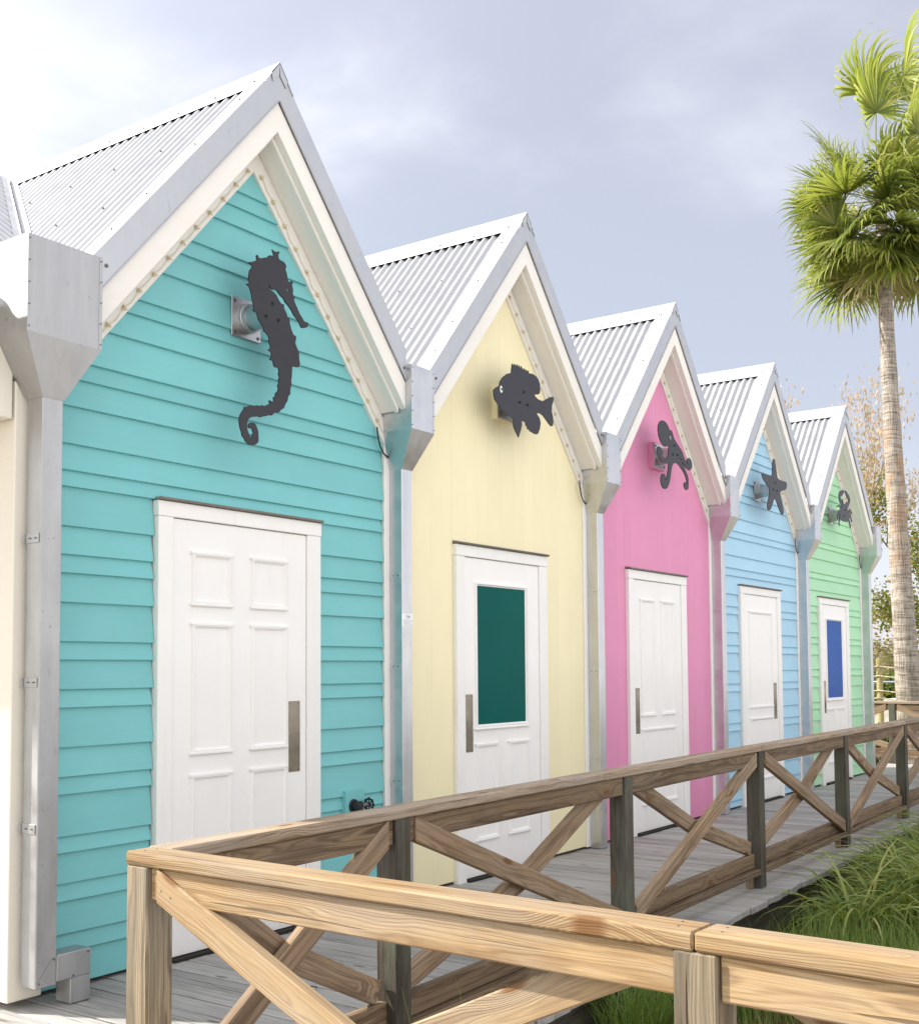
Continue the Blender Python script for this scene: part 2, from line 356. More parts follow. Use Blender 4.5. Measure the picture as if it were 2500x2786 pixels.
def board(name, p0, p1, wdt, thk, m, parent, wdir=(0, 0, 1), bev=.004, cut=None, base=(0, 0, 0)):
    """timber: length along local X, width along local Y (close to wdir), thickness along local Z; points in world space"""
    p0, p1 = Vector(p0), Vector(p1); L = (p1 - p0).length; X = (p1 - p0) / L
    Y = Vector(wdir); Y = (Y - X * Y.dot(X)).normalized(); Z = X.cross(Y)
    bm = bmesh.new(); a = cut or (0, 0)     # cut: skew of the two ends (offset of X per unit Y)
    vs = []
    for sx, k in ((-1, a[0]), (1, a[1])):
        for sy, sz in ((-1, -1), (1, -1), (1, 1), (-1, 1)):
            vs.append(bm.verts.new((sx * L / 2 + k * sy * wdt / 2, sy * wdt / 2, sz * thk / 2)))
    for f in ((0, 1, 2, 3), (7, 6, 5, 4), (0, 4, 5, 1), (1, 5, 6, 2), (2, 6, 7, 3), (3, 7, 4, 0)): bm.faces.new([vs[i] for i in f])
    o = fin(name, bm, m, parent, bev=bev)
    mid = (p0 + p1) / 2 - Vector(base)
    o.matrix_local = Matrix(((X.x, Y.x, Z.x, mid.x), (X.y, Y.y, Z.y, mid.y), (X.z, Y.z, Z.z, mid.z), (0, 0, 0, 1)))
    return o
def dup(o, parent, loc=None):
    c = o.copy(); C.objects.link(c); c.parent = parent
    if loc is not None: c.location = loc
    for ch in list(o.children): dup(ch, c)
    return c
def strips_mesh(name, strips, m, parent=None, loc=(0, 0, 0)):
    """strips: list of (list of left pts, list of right pts, rnd)"""
    V, F, R = [], [], []
    for lp, rp, r in strips:
        b0 = len(V); n = len(lp)
        for i in range(n): V.append(lp[i]); V.append(rp[i])
        for i in range(n - 1): F.append((b0 + 2 * i, b0 + 2 * i + 1, b0 + 2 * i + 3, b0 + 2 * i + 2)); R.append(r)
    me = bpy.data.meshes.new(name); me.from_pydata(V, [], F)
    at = me.attributes.new('rnd', 'FLOAT', 'FACE'); at.data.foreach_set('value', R)
    for p in me.polygons: p.use_smooth = True
    return link(name, me, m, parent, loc)

# ---------------------------------------------------------------- ground, far land
bm = bmesh.new()
bmesh.ops.create_grid(bm, x_segments=60, y_segments=60, size=900)
for v in bm.verts: v.co.z = -.36 + (.0 if v.co.length < 60 else mnoise.noise(v.co * .01) * .6)
tag(fin('ground', bm, 'ground', smooth=True), kind='structure')
bm = bmesh.new(); NX = 70
prev = None
for i in range(NX + 1):
    a = R_(-20 + 75 * i / NX); r = 150
    hgt = 3.2 + 1.3 * mnoise.noise(Vector((i * .23, 0, 3))) + .5 * mnoise.noise(Vector((i * 1.3, 5, 3)))
    row = [bm.verts.new((math.cos(a) * rr, math.sin(a) * rr, zz)) for rr, zz in ((r - 16, -1), (r - 6, hgt * .5), (r, hgt), (r + 60, hgt * .9), (r + 90, -1))]
    if prev:
        for k in range(4): bm.faces.new((prev[k], row[k], row[k + 1], prev[k + 1]))
    prev = row
tag(fin('hills', bm, 'hill', smooth=True), kind='structure')
# brush on the hill foot: reads as one mass
st = []
rg = random.Random(3)
for i in range(9000):
    a = R_(rg.uniform(4, 24)); r = rg.uniform(126, 152); base = max(0, (r - 134) / 16 * 3.2) - .4
    p = Vector((math.cos(a) * r, math.sin(a) * r, base + rg.random() ** 2 * 2.6)); s = rg.uniform(.12, .35)
    q = Vector((rg.uniform(-1, 1), rg.uniform(-1, 1), rg.uniform(-.2, 1.2))).normalized() * s; u = Vector((0.6, -.8, rg.uniform(-.4, .4))) * s
    st.append(([p - u, p - u + q], [p + u, p + u + q], rg.random()))
tag(strips_mesh('brush', st, 'brush_leaf'), label='brown winter brush covering the far hillside', cat='brush', kind='stuff')

# ---------------------------------------------------------------- boardwalk deck
RS = .0265                                   # the outer rail runs slightly off parallel to the houses
def rail_y(x): return -1.743 + RS * (x - 2.829)
deck = tag(bpy.data.objects.new('boardwalk', None), kind='structure'); C.objects.link(deck)
rg = random.Random(11)
x = -6.6; i = 0
while x < 13.05:
    wd = .140; x1 = x + wd
    ye = rail_y(x + .07) - .15 + rg.uniform(-.012, .012)
    spans = [(ye, .16 if x > -1.44 else 2.6)]
    if x1 < -2.08: spans = [(-4.6 + rg.uniform(-.003, .003), 2.6), (-8.2, -4.606)]
    elif x < -2.08: spans = [(ye, 2.6)]
    for y0, y1 in spans:
        dz = rg.uniform(-.0025, .0025)
        board('plank', (x + wd / 2, y0, -.019 + dz), (x + wd / 2, y1, -.019 + dz), wd - rg.uniform(.006, .012), .038, 'deck_wood', deck, (1, 0, 0), .003)
    x = x1
def skirt(p0, p1): board('rim_joist', p0, p1, .22, .04, 'wood_post_old', deck, (0, 0, 1))
skirt((-2.10, rail_y(-2.1) - .05, -.155), (13.0, rail_y(13) - .05, -.155))
skirt((-2.13, -8.1, -.155), (-2.13, rail_y(-2.1) - .06, -.155))

# ---------------------------------------------------------------- beach houses
HW = 2.5; X0 = .035; SL = 1.18; YF = -.21      # bay width, ridge offset, roof slope, fascia front
T_TIP, T_MET, T_CRM, T_SOF, T_TRIM = 4.645, 4.452, 4.285, 4.262, 4.112
def rake(it, x): return it - SL * abs(x - X0)
def chevron(bm, side, top, bot, y0, y1, xe=1.134):
    e = -xe if side < 0 else xe
    prism(bm, [(X0, top), (e, rake(top, e)), (e, rake(bot, e)), (X0, bot)], y0, y1)

def sheet(bm, f, n, m=1):
    """grid of verts f(i, j)"""
    g = [[bm.verts.new(f(i, j)) for j in range(m + 1)] for i in range(n + 1)]
    for i in range(n):
        for j in range(m): bm.faces.new((g[i][j], g[i + 1][j], g[i + 1][j + 1], g[i][j + 1]))
PITCH = .076
def corrugated(name, side, parent, y0=-.10, y1=2.32):
    bm = bmesh.new(); n = int((y1 - y0) / PITCH * 8); nx, nz = side * SL, 1.0; L = math.hypot(nx, nz); nx /= L; nz /= L
    xe = X0 + side * (1.11 - side * X0)
    def f(i, j):
        y = y0 + (y1 - y0) * i / n; wv = .0100 * math.cos(2 * math.pi * y / PITCH) - .008
        x = X0 + side * .03 if j == 0 else xe
        return (x + nx * wv, y, rake(T_TIP - .012, x) + nz * wv)
    sheet(bm, f, n); return fin(name, bm, 'corrugated', parent, smooth=True)

screw_me = None
def screws(name, pts, parent, nrm=(0, -1, 0), r=.0055):
    bm = bmesh.new(); n = Vector(nrm).normalized()
    for p in pts:
        p = Vector(p); cyl(bm, p, p + n * .004, r * 1.6, r * 1.6, 8); cyl(bm, p + n * .004, p + n * .009, r, r * .8, 6)
    o = fin(name, bm, 'screw', parent); o['kind'] = 'stuff'; return o

def moulding(name, x0, x1, z0, z1, yb, parent, w=.022, m='door_white', dep=.012):
    """raised picture-frame moulding round a panel plus its slightly sunk field"""
    bm = bmesh.new()
    prof = ((0, 0), (.004, dep), (w * .55, dep * 1.15), (w * .75, dep * .5), (w, dep * .3), (w, -.002))
    rings = []
    for o, d in prof:
        rings.append([bm.verts.new(p) for p in ((x0 + o, yb - d, z0 + o), (x1 - o, yb - d, z0 + o), (x1 - o, yb - d, z1 - o), (x0 + o, yb - d, z1 - o))])
    for a, b_ in zip(rings, rings[1:]):
        for k in range(4): bm.faces.new((a[k], a[(k + 1) % 4], b_[(k + 1) % 4], b_[k]))
    return fin(name, bm, m, parent)

DX0, DX1, DI0, DI1, DTOP, DITOP = -.612, .555, -.518, .446, 2.245, 2.168
def door(parent, style, plate):
    YD = -.036                                   # door leaf front
    bm = bmesh.new()
    prism(bm, [(DX0, .0), (DI0, .0), (DI0, DITOP), (DX0, DITOP)], -.048, .0)
    fr = fin('door_frame', bm, 'frame_white', parent, bev=.003)
    box('frame_jamb', DI1, DX1, -.048, 0, 0, DITOP, 'frame_white', fr)
    box('frame_head', DX0 - .002, DX1 + .004, -.050, 0, DITOP + .001, DTOP, 'frame_white', fr)
    box('drip_cap', DX0 - .004, DX1 + .006, -.068, 0, DTOP + .002, DTOP + .015, 'cap_strip', fr, bev=.002)
    bm = bmesh.new(); bx(bm, DI0 + .003, DI1 - .003, YD, -.002, .022, DITOP - .003)
    d = fin('door', bm, 'door_white', parent, bev=.002)
    box('threshold', DI0, DI1, -.075, 0, .001, .018, 'under_dark', fr, bev=.002)
    cols = ((-.394, -.122), (.017, .283))
    pn = []
    if style == 'six': pn = [(a, b_, z0, z1) for a, b_ in cols for z0, z1 in ((1.745, 2.005), (1.0, 1.647), (.26, .89))]
    if style == 'glass': pn = [(a, b_, .26, .90) for a, b_ in cols]
    if style == 'two': pn = [(a, b_, 1.005, 2.0) for a, b_ in cols] + [(-.394, .285, .25, .885)]
    if style == 'one': pn = [(-.394, .270, .997, 1.99), (-.394, .265, .25, .88)]
    for a, b_, z0, z1 in pn: moulding('panel_moulding', a, b_, z0, z1, YD, d)
    # proud ledge above and below each panel
    for a, b_, z0, z1 in pn:
        for zz in (z0, z1): box('panel_ledge', a - .008, b_ + .008, YD - .016, YD, zz - .010, zz + .008, 'door_white', d, bev=.004)
    if style == 'glass':
        moulding('glazing_bead', -.395, .272, 1.008, 2.005, YD, d, .026, dep=.014)
        box('sill_bead', -.405, .282, YD - .020, YD, .998, 1.012, 'door_white', d, bev=.004)
        box('window_pane', -.370, .247, YD - .003, YD + .004, 1.033, 1.980, plate[1], d, bev=0)
    a, b_ = (-.503, -.422) if plate[0] < 0 else (.305, .392)
    pl = box('push_plate', a, b_, YD - .004, YD, .855, 1.241, 'steel_plate', d, bev=.001)
    bm = bmesh.new()
    for sx in (a + .012, b_ - .012):
        for sz in (.867, 1.05, 1.229): cyl(bm, (sx, YD - .004, sz), (sx, YD - .006, sz), .0045, .004, 8)
    fin('plate_screws', bm, 'steel_plate', pl)['kind'] = 'stuff'

SID = {
 0: [3.972, 3.884, 3.778, 3.605, 3.518, 3.384, 3.211, 3.132, 3.008, 2.832, 2.748, 2.620, 2.447, 2.325, 2.250, 2.070, 1.941, 1.857, 1.724, 1.547, 1.464, 1.331, 1.249, 1.072, .941, .863, .677, .604, .469, .391, .248, .168, .022],
 3: [3.828, 3.697, 3.592, 3.51, 3.33, 3.20, 3.12, 2.938, 2.80, 2.728, 2.546, 2.415, 2.337, 2.150, 2.025, 1.947, 1.764, 1.634, 1.558, 1.377, 1.247, 1.170, .985, .852, .775, .588, .455, .38, .205, .085, .022],
 4: [3.88, 3.70, 3.56, 3.48, 3.296, 3.222, 3.105, 2.921, 2.856, 2.711, 2.540, 2.470, 2.325, 2.139, 2.062, 1.932, 1.762, 1.688, 1.555, 1.382, 1.298, 1.167, .994, .915, .78, .60, .53, .39, .22, .14, .022]}
WL, WR = -1.245, 1.150
def gable(poly):
    poly = clip(poly, SL, 1, T_TRIM + .03 + SL * X0); return clip(poly, -SL, 1, T_TRIM + .03 - SL * X0)
def siding(n, parent, m):
    zs = SID[n]; top = T_TRIM + .03
    rg = random.Random(20 + n)
    for i, z in enumerate(zs):
        zt = (zs[i - 1] if i else top) + .012
        fy = (lambda x, zz, z=z, zt=zt: -.025 + .019 * (zz - z) / max(.05, zt - z))
        spans = [(WL, WR)]
        if zt < DTOP + .03: spans = [(WL, DX0 - rg.uniform(.002, .010)), (DX1 + rg.uniform(.002, .010), WR)]
        for a, b_ in spans:
            e = rg.uniform(.0, .008) if b_ == WR else 0
            poly = gable([(a, z), (b_ - e, z), (b_ - e - .004, zt), (a, zt)])
            if len(poly) < 3: continue
            bm = bmesh.new(); prism(bm, poly, fy, 0.0)
            fin('siding_board', bm, m, parent, bev=.0015)
def vertical_boards(n, parent, m):
    rg = random.Random(40 + n); x = WL; k = 0
    while x < WR - .01:
        x1 = min(x + rg.choice((.13, .175, .175, .22)), WR); z0 = .022
        segs = [(x, x1, z0)]
        if x1 > DX0 and x < DX1:
            segs = []
            if x < DX0: segs.append((x, DX0 - .002, z0))
            if x1 > DX1: segs.append((DX1 + .002, x1, z0))
            segs.append((max(x, DX0 - .002), min(x1, DX1 + .002), DTOP + .024))
        for a, b_, zz in segs:
            if b_ - a < .006: continue
            poly = gable([(a + .0002, zz), (b_ - .0002, zz), (b_ - .0002, 4.4), (a + .0002, 4.4)])
            if len(poly) < 3: continue
            bm = bmesh.new(); prism(bm, poly, -.016 + rg.uniform(-.0003, .0003), 0.0)
            fin('wall_board', bm, m, parent, bev=.0007)
        x = x1

clip_bm = bmesh.new(); cyl(clip_bm, (0, 0, 0), (0, -.016, 0), .008, .006, 8); bx(clip_bm, -.013, .013, -.006, 0, -.008, .008); cyl(clip_bm, (0, -.012, -.016), (0, -.012, .012), .004, .004, 6)
clip_me = bpy.data.meshes.new('clip'); bmesh.ops.recalc_face_normals(clip_bm, faces=clip_bm.faces[:]); clip_bm.to_mesh(clip_me); clip_bm.free(); clip_me.materials.append(M['clip'])

def house(n, label, m, boards, style, plate):
    h = root('beach_house', (n * HW, 0, 0), label, 'house', 'gabled pastel beach houses in a row')
    rg = random.Random(60 + n)
    bm = bmesh.new(); s = T_SOF + .02
    prism(bm, [(-1.248, .06), (1.248, .06), (1.248, rake(s, 1.248)), (X0, s), (-1.248, rake(s, -1.248))], .004, 2.3)
    fin('wall', bm, m, h)
    (siding if boards == 'h' else vertical_boards)(n, h, m)
    box('corner_board', WR + .004, 1.249, -.030, .0, .015, 2.86, 'frame_white', h)
    # roof
    bm = bmesh.new()
    for sd in (-1, 1): chevron(bm, sd, T_TIP - .05, T_SOF, YF + .045, 2.31, 1.12)
    rf = fin('roof', bm, 'cream', h)
    corrugated('roof_sheet', -1, rf); corrugated('roof_sheet', 1, rf)
    for sd in (-1, 1):
        xe = 1.134 if not (n == 0 and sd < 0) else 1.19
        bm = bmesh.new(); chevron(bm, sd, T_MET - .003, T_CRM, YF, YF + .042, xe)
        fa = fin('fascia', bm, 'cream', h, bev=.002)
        bm = bmesh.new(); chevron(bm, sd, T_CRM + .012, T_CRM - .030, YF + .043, YF + .075, xe - .01)
        fin('fascia_moulding', bm, 'cream', fa, bev=.003)
        # barge flashing: front face and a flange lying over the sheet
        bm = bmesh.new(); chevron(bm, sd, T_TIP - .002, T_MET, YF - .008, YF - .004, xe)
        chevron(bm, sd, T_TIP + .004, T_TIP - .002, YF - .008, -.085, xe)
        chevron(bm, sd, T_MET + .004, T_MET, YF - .016, YF - .004, xe)
        fl = fin('barge_flashing', bm, 'flashing', rf)
        pts = [(X0 + sd * d, YF + .06, rake(T_TIP + .004, X0 + sd * d)) for d in (.22, .52, .82, 1.02)]
        screws('flashing_screws', pts, fl, (sd * SL, 0, 1), .004)
        screws('front_screws', [(X0 + sd * (1.08 if sd > 0 else 1.10), YF - .008, rake(T_MET + .06, X0 + sd * 1.08))], fl, (0, -1, 0), .006)
        # trim board against the wall under the soffit, with light clips and wire
        bm = bmesh.new(); chevron(bm, sd, T_SOF - .003, T_TRIM, -.034, -.001, 1.185)
        tr = fin('gable_trim', bm, 'cream', h, bev=.003)
        nrm = Vector((sd * SL, 0, 1)).normalized(); wp = []
        for k in range(13):
            d = .05 + k * .090; xx = X0 + sd * d
            if abs(xx) > 1.15: break
            o = link('light_clip', clip_me, None, tr, (xx, -.034, rake(T_TRIM + .045, xx))); o.rotation_euler = (rg.uniform(-.3, .3), sd * R_(50) + rg.uniform(-.4, .4), 0)
            wp.append(Vector((xx, -.045, rake(T_TRIM + .045, xx) + rg.uniform(-.004, .004))))
            if k < 12: wp.append(Vector((xx + sd * .045, -.039, rake(T_TRIM + .034 + rg.uniform(-.012, .008), xx + sd * .045))))
        bm = bmesh.new(); tube(bm, wp, .0022, 5); fin('light_wire', bm, 'wire_cream', tr, smooth=True)
    # ridge cap with folded front
    bm = bmesh.new()
    for sd in (-1, 1):
        a = .105
        prism(bm, [(X0, T_TIP + .020), (X0 + sd * a, T_TIP + .002 - SL * a), (X0 + sd * a, T_TIP - .003 - SL * a), (X0, T_TIP + .012)], YF - .014, 2.34)
        prism(bm, [(X0, T_TIP + .018), (X0 + sd * .062, T_TIP + .018 - SL * .062), (X0 + sd * .050, T_TIP - .105), (X0 + sd * .004, T_TIP - .055)], YF - .014, YF - .010)
    rc = fin('ridge_cap', bm, 'flashing', rf)
    screws('ridge_screws', [(X0 - .085, -.12 + .30 * k, T_TIP + .006 - SL * .085) for k in range(8)], rc, (-SL, 0, 1), .004)
    screws('sheet_screws', [(X0 - d, y, rake(T_TIP - .010, X0 - d)) for d in (.42, .78) for y in (.076 * 3, .076 * 8, .076 * 13, .076 * 18)], rf, (-SL, 0, 1), .0035)
    door(h, style, plate)
    return h
house(0, 'turquoise clapboard gabled house with a white six-panel door, nearest in the row', 'teal', 'h', 'six', (1,))
house(1, 'pale yellow gabled house with a teal glazed door and fish cutout', 'yellow', 'v', 'glass', (-1, 'glass_teal'))
house(2, 'pink gabled house of vertical boards with an octopus cutout', 'pink', 'v', 'two', (-1,))
house(3, 'light blue clapboard gabled house with a starfish cutout', 'sky_blue', 'h', 'one', (1,))
house(4, 'mint green clapboard gabled house with blue glazed door, farthest in the row', 'mint', 'h', 'glass', (-1, 'glass_blue'))

# ---------------------------------------------------------------- downpipes with hoppers
def hopper_pipe(xc, yb, yf_p, yf_h, hw, z_top, z_mid, z_neck, z_bot, label, brackets, old='galvanised', name='downpipe', hy=0):
    r = root(name, (xc, 0, 0), label, 'downpipe', 'galvanised downpipes between the houses')
    pw = .051
    # hopper: open box over an inverted pyramid
    bm = bmesh.new()
    top = [(-hw, yf_h), (hw, yf_h), (hw, hy), (-hw, hy)]; nk = [(-pw - .002, yf_p - .002), (pw + .002, yf_p - .002), (pw + .002, yb), (-pw - .002, yb)]
    a = [bm.verts.new((x, y, z_top)) for x, y in top]; b_ = [bm.verts.new((x, y, z_mid)) for x, y in top]; c_ = [bm.verts.new((x, y, z_neck)) for x, y in nk]
    ia = [bm.verts.new((x * .97, y if y == hy else y + .006, z_top)) for x, y in top]; ib = [bm.verts.new((x * .97, y if y == hy else y + .006, z_top - .14)) for x, y in top]
    for k in range(4):
        q = (k + 1) % 4
        bm.faces.new((a[k], b_[k], b_[q], a[q])); bm.faces.new((b_[k], c_[k], c_[q], b_[q])); bm.faces.new((a[k], a[q], ia[q], ia[k])); bm.faces.new((ia[k], ia[q], ib[q], ib[k]))
    bm.faces.new(c_[::-1]); bm.faces.new(ib)
    hp = fin('hopper', bm, old, r)
    # folded seams standing slightly proud along the front edges
    bm = bmesh.new()
    for s in (-1, 1):
        x = s * hw
        bx(bm, min(x, x - s * .016), max(x, x - s * .016), yf_h - .0015, yf_h - .0002, z_mid, z_top)
    fin('hopper_seam', bm, old, hp)
    pts = [(s * (hw - .008), yf_h - .0015, z_mid + .02 + (z_top - z_mid - .04) * k / 4) for s in (-1, 1) for k in range(5)]
    screws('hopper_rivets', pts, hp, (0, -1, 0), .0017)
    pts = [(-hw - .0005, yf_h + .02 + .06 * k, z_mid - .0) for k in range(0)]
    # pipe
    bm = bmesh.new(); bx(bm, -pw, pw, yf_p, yb, z_bot, z_neck + .004); fin('pipe', bm, old, r, bev=.004)
    for z in brackets:
        bm = bmesh.new(); bx(bm, -pw - .004, -pw - .0005, yf_p + .012, yb + .008, z - .02, z + .02); bx(bm, -pw - .011, -pw - .004, yb + .001, yb + .006, z - .02, z + .02)
        bk = fin('bracket', bm, old, r, bev=.0008)
        screws('bracket_rivets', [(-pw - .004, y, z) for y in (yf_p + .03, yf_p + .068)], bk, (-1, 0, 0), .0022)
    return r
NB = ['between the turquoise and yellow houses', 'between the yellow and pink houses', 'between the pink and light blue houses', 'between the light blue and green houses', 'at the far side of the green house']
BR = [(1.985, 1.43, .735), (2.015, 1.39, .70), (1.96, 1.375, .648), (1.99, 1.38, .66), (1.98, 1.38, .68)]
pipes = []
for n in range(5):
    pipes.append(hopper_pipe(HW * n + 1.25, -.030, -.128, -.255, .116, 3.262, 2.868, 2.640, .004, 'galvanised square downpipe with hopper head ' + NB[n], BR[n]))
P1X = -1.345
r = hopper_pipe(P1X, -.135, -.236, -.315, .185, 3.225, 2.815, 2.575, .10, 'galvanised downpipe with a large hopper head and stepped foot, left of turquoise house', (1.975, 1.366, .756), 'galvanised_old', hy=.02)
# stepped foot: a horizontal box and a short spout
bm = bmesh.new(); bx(bm, .052, .222, -.237, -.134, .112, .222); el = fin('elbow', bm, 'galvanised_old', r, bev=.003)
bm = bmesh.new(); bx(bm, .120, .2215, -.2362, -.1345, .004, .111); fin('spout', bm, 'galvanised_old', r, bev=.003)
bm = bmesh.new()
for xa in (-.048, .12):
    prism(bm, [(xa, .116), (xa + .022, .116), (xa + .100, .218), (xa + .078, .218)], -.2390, -.2372)
sm = fin('mitre_strap', bm, 'galvanised_old', el)
screws('strap_rivets', [(-.036, -.239, .122), (.035, -.239, .21), (.132, -.239, .122), (.205, -.239, .21)], sm, (0, -1, 0), .003)

# thin black cable hanging from the trim to each hopper
for n in (0, 1, 3, 4):
    x = HW * n; bm = bmesh.new()
    tube(bm, [(x + 1.055, -.052, 2.885), (x + 1.066, -.050, 2.83), (x + 1.09, -.046, 2.775), (x + 1.13, -.042, 2.735), (x + 1.19, -.040, 2.71)], .005, 6)
    tag(fin('cable', bm, 'wire_black', smooth=True), 'short black cable drooping to the hopper %s' % NB[n], 'cable', 'black cables at the gable feet')

# ---------------------------------------------------------------- cream hall at the left end
h = root('hall', (-1.44, 0, 0), 'cream building with metal roof and porch at the left edge', 'building')
box('column', 0, .165, -.108, .02, .035, 3.05, 'cream_wall', h, bev=.004)
box('side_wall', .012, .16, .021, 2.5, .05, 3.1, 'cream_wall', h)
box('side_wall_trim', -.006, .011, .022, .10, .04, 2.9, 'cream_wall', h)
box('porch_beam', -.86, -.012, -.105, .09, 2.487, 2.96, 'cream_wall', h)
box('porch_post', -.86, -.72, -.09, .05, .0, 2.486, 'cream_wall', h)
box('porch_ceiling', -.86, -.002, .091, 2.5, 2.75, 2.80, 'cream_wall', h)
bm = bmesh.new()
prism(bm, [(-.93, 2.98), (-.225, 2.98), (-.225, 3.115), (-.93, 3.115)], -.255, .045)
g = fin('gutter', bm, 'galvanised_old', h)
box('gutter_lip', -.932, -.222, -.266, -.2555, 3.09, 3.118, 'galvanised_old', g, bev=.002)
# main roof slope, waves run down the slope
bm = bmesh.new(); n = int(1.75 / .066 * 8)
def mz(y): return 2.93 + .695 * (y + .25)
def fr_(i, j):
    xx = -.90 + 2.3 * i / n; y = (max(.05, vy(xx + .02)), 2.80)[j]; return (xx, y, mz(y) + .009 * math.cos(2 * math.pi * xx / .066))
def vy(x):                            # where the valley with the first house lies
    lo, hi = .05, 2.75
    if vx(lo) > x: return lo
    for _ in range(30):
        m_ = (lo + hi) / 2
        if vx(m_) < x: lo = m_
        else: hi = m_
    return lo
def vx(y): return 1.44 + X0 - (T_TIP - .012 - mz(y)) / SL
sheet(bm, fr_, n); rf = fin('roof', bm, 'corrugated', h, smooth=True)
bm = bmesh.new()
vs = [bm.verts.new(p) for p in ((-.9, 2.69, mz(2.69) + .018), (1.4, 2.69, mz(2.69) + .018), (1.4, 2.82, mz(2.80) + .03), (-.9, 2.82, mz(2.80) + .03), (1.4, 3.0, mz(2.69) + .01), (-.9, 3.0, mz(2.69) + .01))]
bm.faces.new(vs[:4]); bm.faces.new((vs[3], vs[2], vs[4], vs[5]))
fin('ridge_cap', bm, 'flashing', rf)
bm = bmesh.new(); vs = [bm.verts.new(p) for p in ((-.9, 2.83, mz(2.8)), (1.4, 2.83, mz(2.8)), (1.4, 5.4, mz(0)), (-.9, 5.4, mz(0)))]; bm.faces.new(vs)
fin('rear_slope', bm, 'corrugated', rf)
# valley flashing between this roof and the first house: two thin bent strips following the valley line
bm = bmesh.new(); L_, Rr = [], []
for k in range(9):
    y = .06 + 2.1 * k / 8; x = vx(y)
    L_.append((bm.verts.new((x - .075, y, mz(y) + .016)), bm.verts.new((x - .030, y, mz(y) + .020)), bm.verts.new((x - .027, y, mz(y) + .030)), bm.verts.new((x - .022, y, mz(y) - .01)), bm.verts.new((x + .030, y, mz(y) + .030 * SL + .012))))
for a, b_ in zip(L_, L_[1:]):
    for k in range(4): bm.faces.new((a[k], a[k + 1], b_[k + 1], b_[k]))
fin('valley_flashing', bm, 'flashing', rf)
# outlines in millimetres from the mount centre: (outline, hole, bolts)
OUT={}
OUT['seahorse']=([(-11,343),(1,339),(23,338),(37,348),(44,342),(35,327),(38,310),(50,303),(75,302),(93,290),(95,278),(89,262),(100,245),(106,220),(111,205),(129,205),(133,214),(146,213),(147,205),(139,193),(146,177),(148,163),(146,148),(153,134),(164,132),(161,123),(153,119),(163,101),(180,79),(199,51),(218,35),(235,18),(250,17),(266,19),(268,11),(263,1),(257,-10),(235,-19),(216,-22),(205,-13),(204,-5),(180,16),(156,31),(138,53),(113,73),(88,85),(75,103),(57,110),(38,122),(30,132),(14,136),(-7,128),(-23,134),(-35,150),(-38,145),(-27,125),(-3,117),(22,106),(38,86),(59,69),(78,72),(79,50),(96,31),(108,7),(121,6),(123,-22),(134,-49),(150,-75),(170,-79),(172,-88),(165,-118),(180,-142),(194,-162),(195,-195),(202,-223),(199,-239),(184,-246),(163,-248),(142,-249),(140,-284),(138,-314),(134,-326),(137,-349),(128,-375),(127,-404),(112,-419),(107,-443),(89,-467),(81,-486),(56,-503),(44,-516),(24,-523),(7,-526),(-9,-543),(-33,-546),(-52,-554),(-80,-562),(-96,-569),(-107,-566),(-142,-573),(-166,-582),(-181,-596),(-188,-617),(-188,-640),(-180,-661),(-165,-678),(-154,-686),(-150,-673),(-161,-672),(-154,-665),(-142,-660),(-148,-650),(-151,-639),(-165,-635),(-169,-639),(-179,-633),(-177,-618),(-165,-608),(-150,-604),(-131,-607),(-117,-628),(-109,-649),(-107,-677),(-107,-697),(-119,-710),(-134,-719),(-153,-724),(-176,-722),(-199,-709),(-207,-696),(-222,-685),(-225,-668),(-234,-650),(-241,-627),(-243,-604),(-234,-578),(-223,-562),(-211,-546),(-208,-534),(-189,-530),(-170,-518),(-143,-516),(-119,-509),(-92,-508),(-82,-501),(-64,-504),(-41,-491),(-25,-484),(-31,-470),(-26,-465),(-13,-469),(5,-463),(1,-443),(15,-438),(18,-417),(33,-408),(39,-386),(31,-379),(41,-363),(39,-343),(47,-327),(38,-314),(43,-301),(39,-282),(27,-280),(11,-282),(3,-272),(-3,-250),(-26,-250),(-14,-229),(-16,-207),(-35,-202),(-34,-196),(-22,-191),(-22,-173),(-34,-153),(-30,-140),(-38,-125),(-54,-114),(-70,-109),(-74,-87),(-90,-74),(-109,-56),(-121,-24),(-149,-20),(-141,-7),(-145,15),(-153,36),(-159,63),(-167,84),(-175,99),(-196,104),(-193,110),(-180,112),(-175,122),(-180,137),(-178,161),(-173,185),(-157,205),(-154,216),(-181,220),(-178,227),(-154,235),(-138,244),(-122,254),(-126,276),(-119,283),(-111,275),(-105,268),(-87,274),(-67,283),(-47,289),(-35,303),(-19,309),(-7,308),(1,316),(-3,330)],[(99,160),(111,165),(114,157),(107,150),(101,151)],[(-6,54),(-54,-25),(38,-25)])
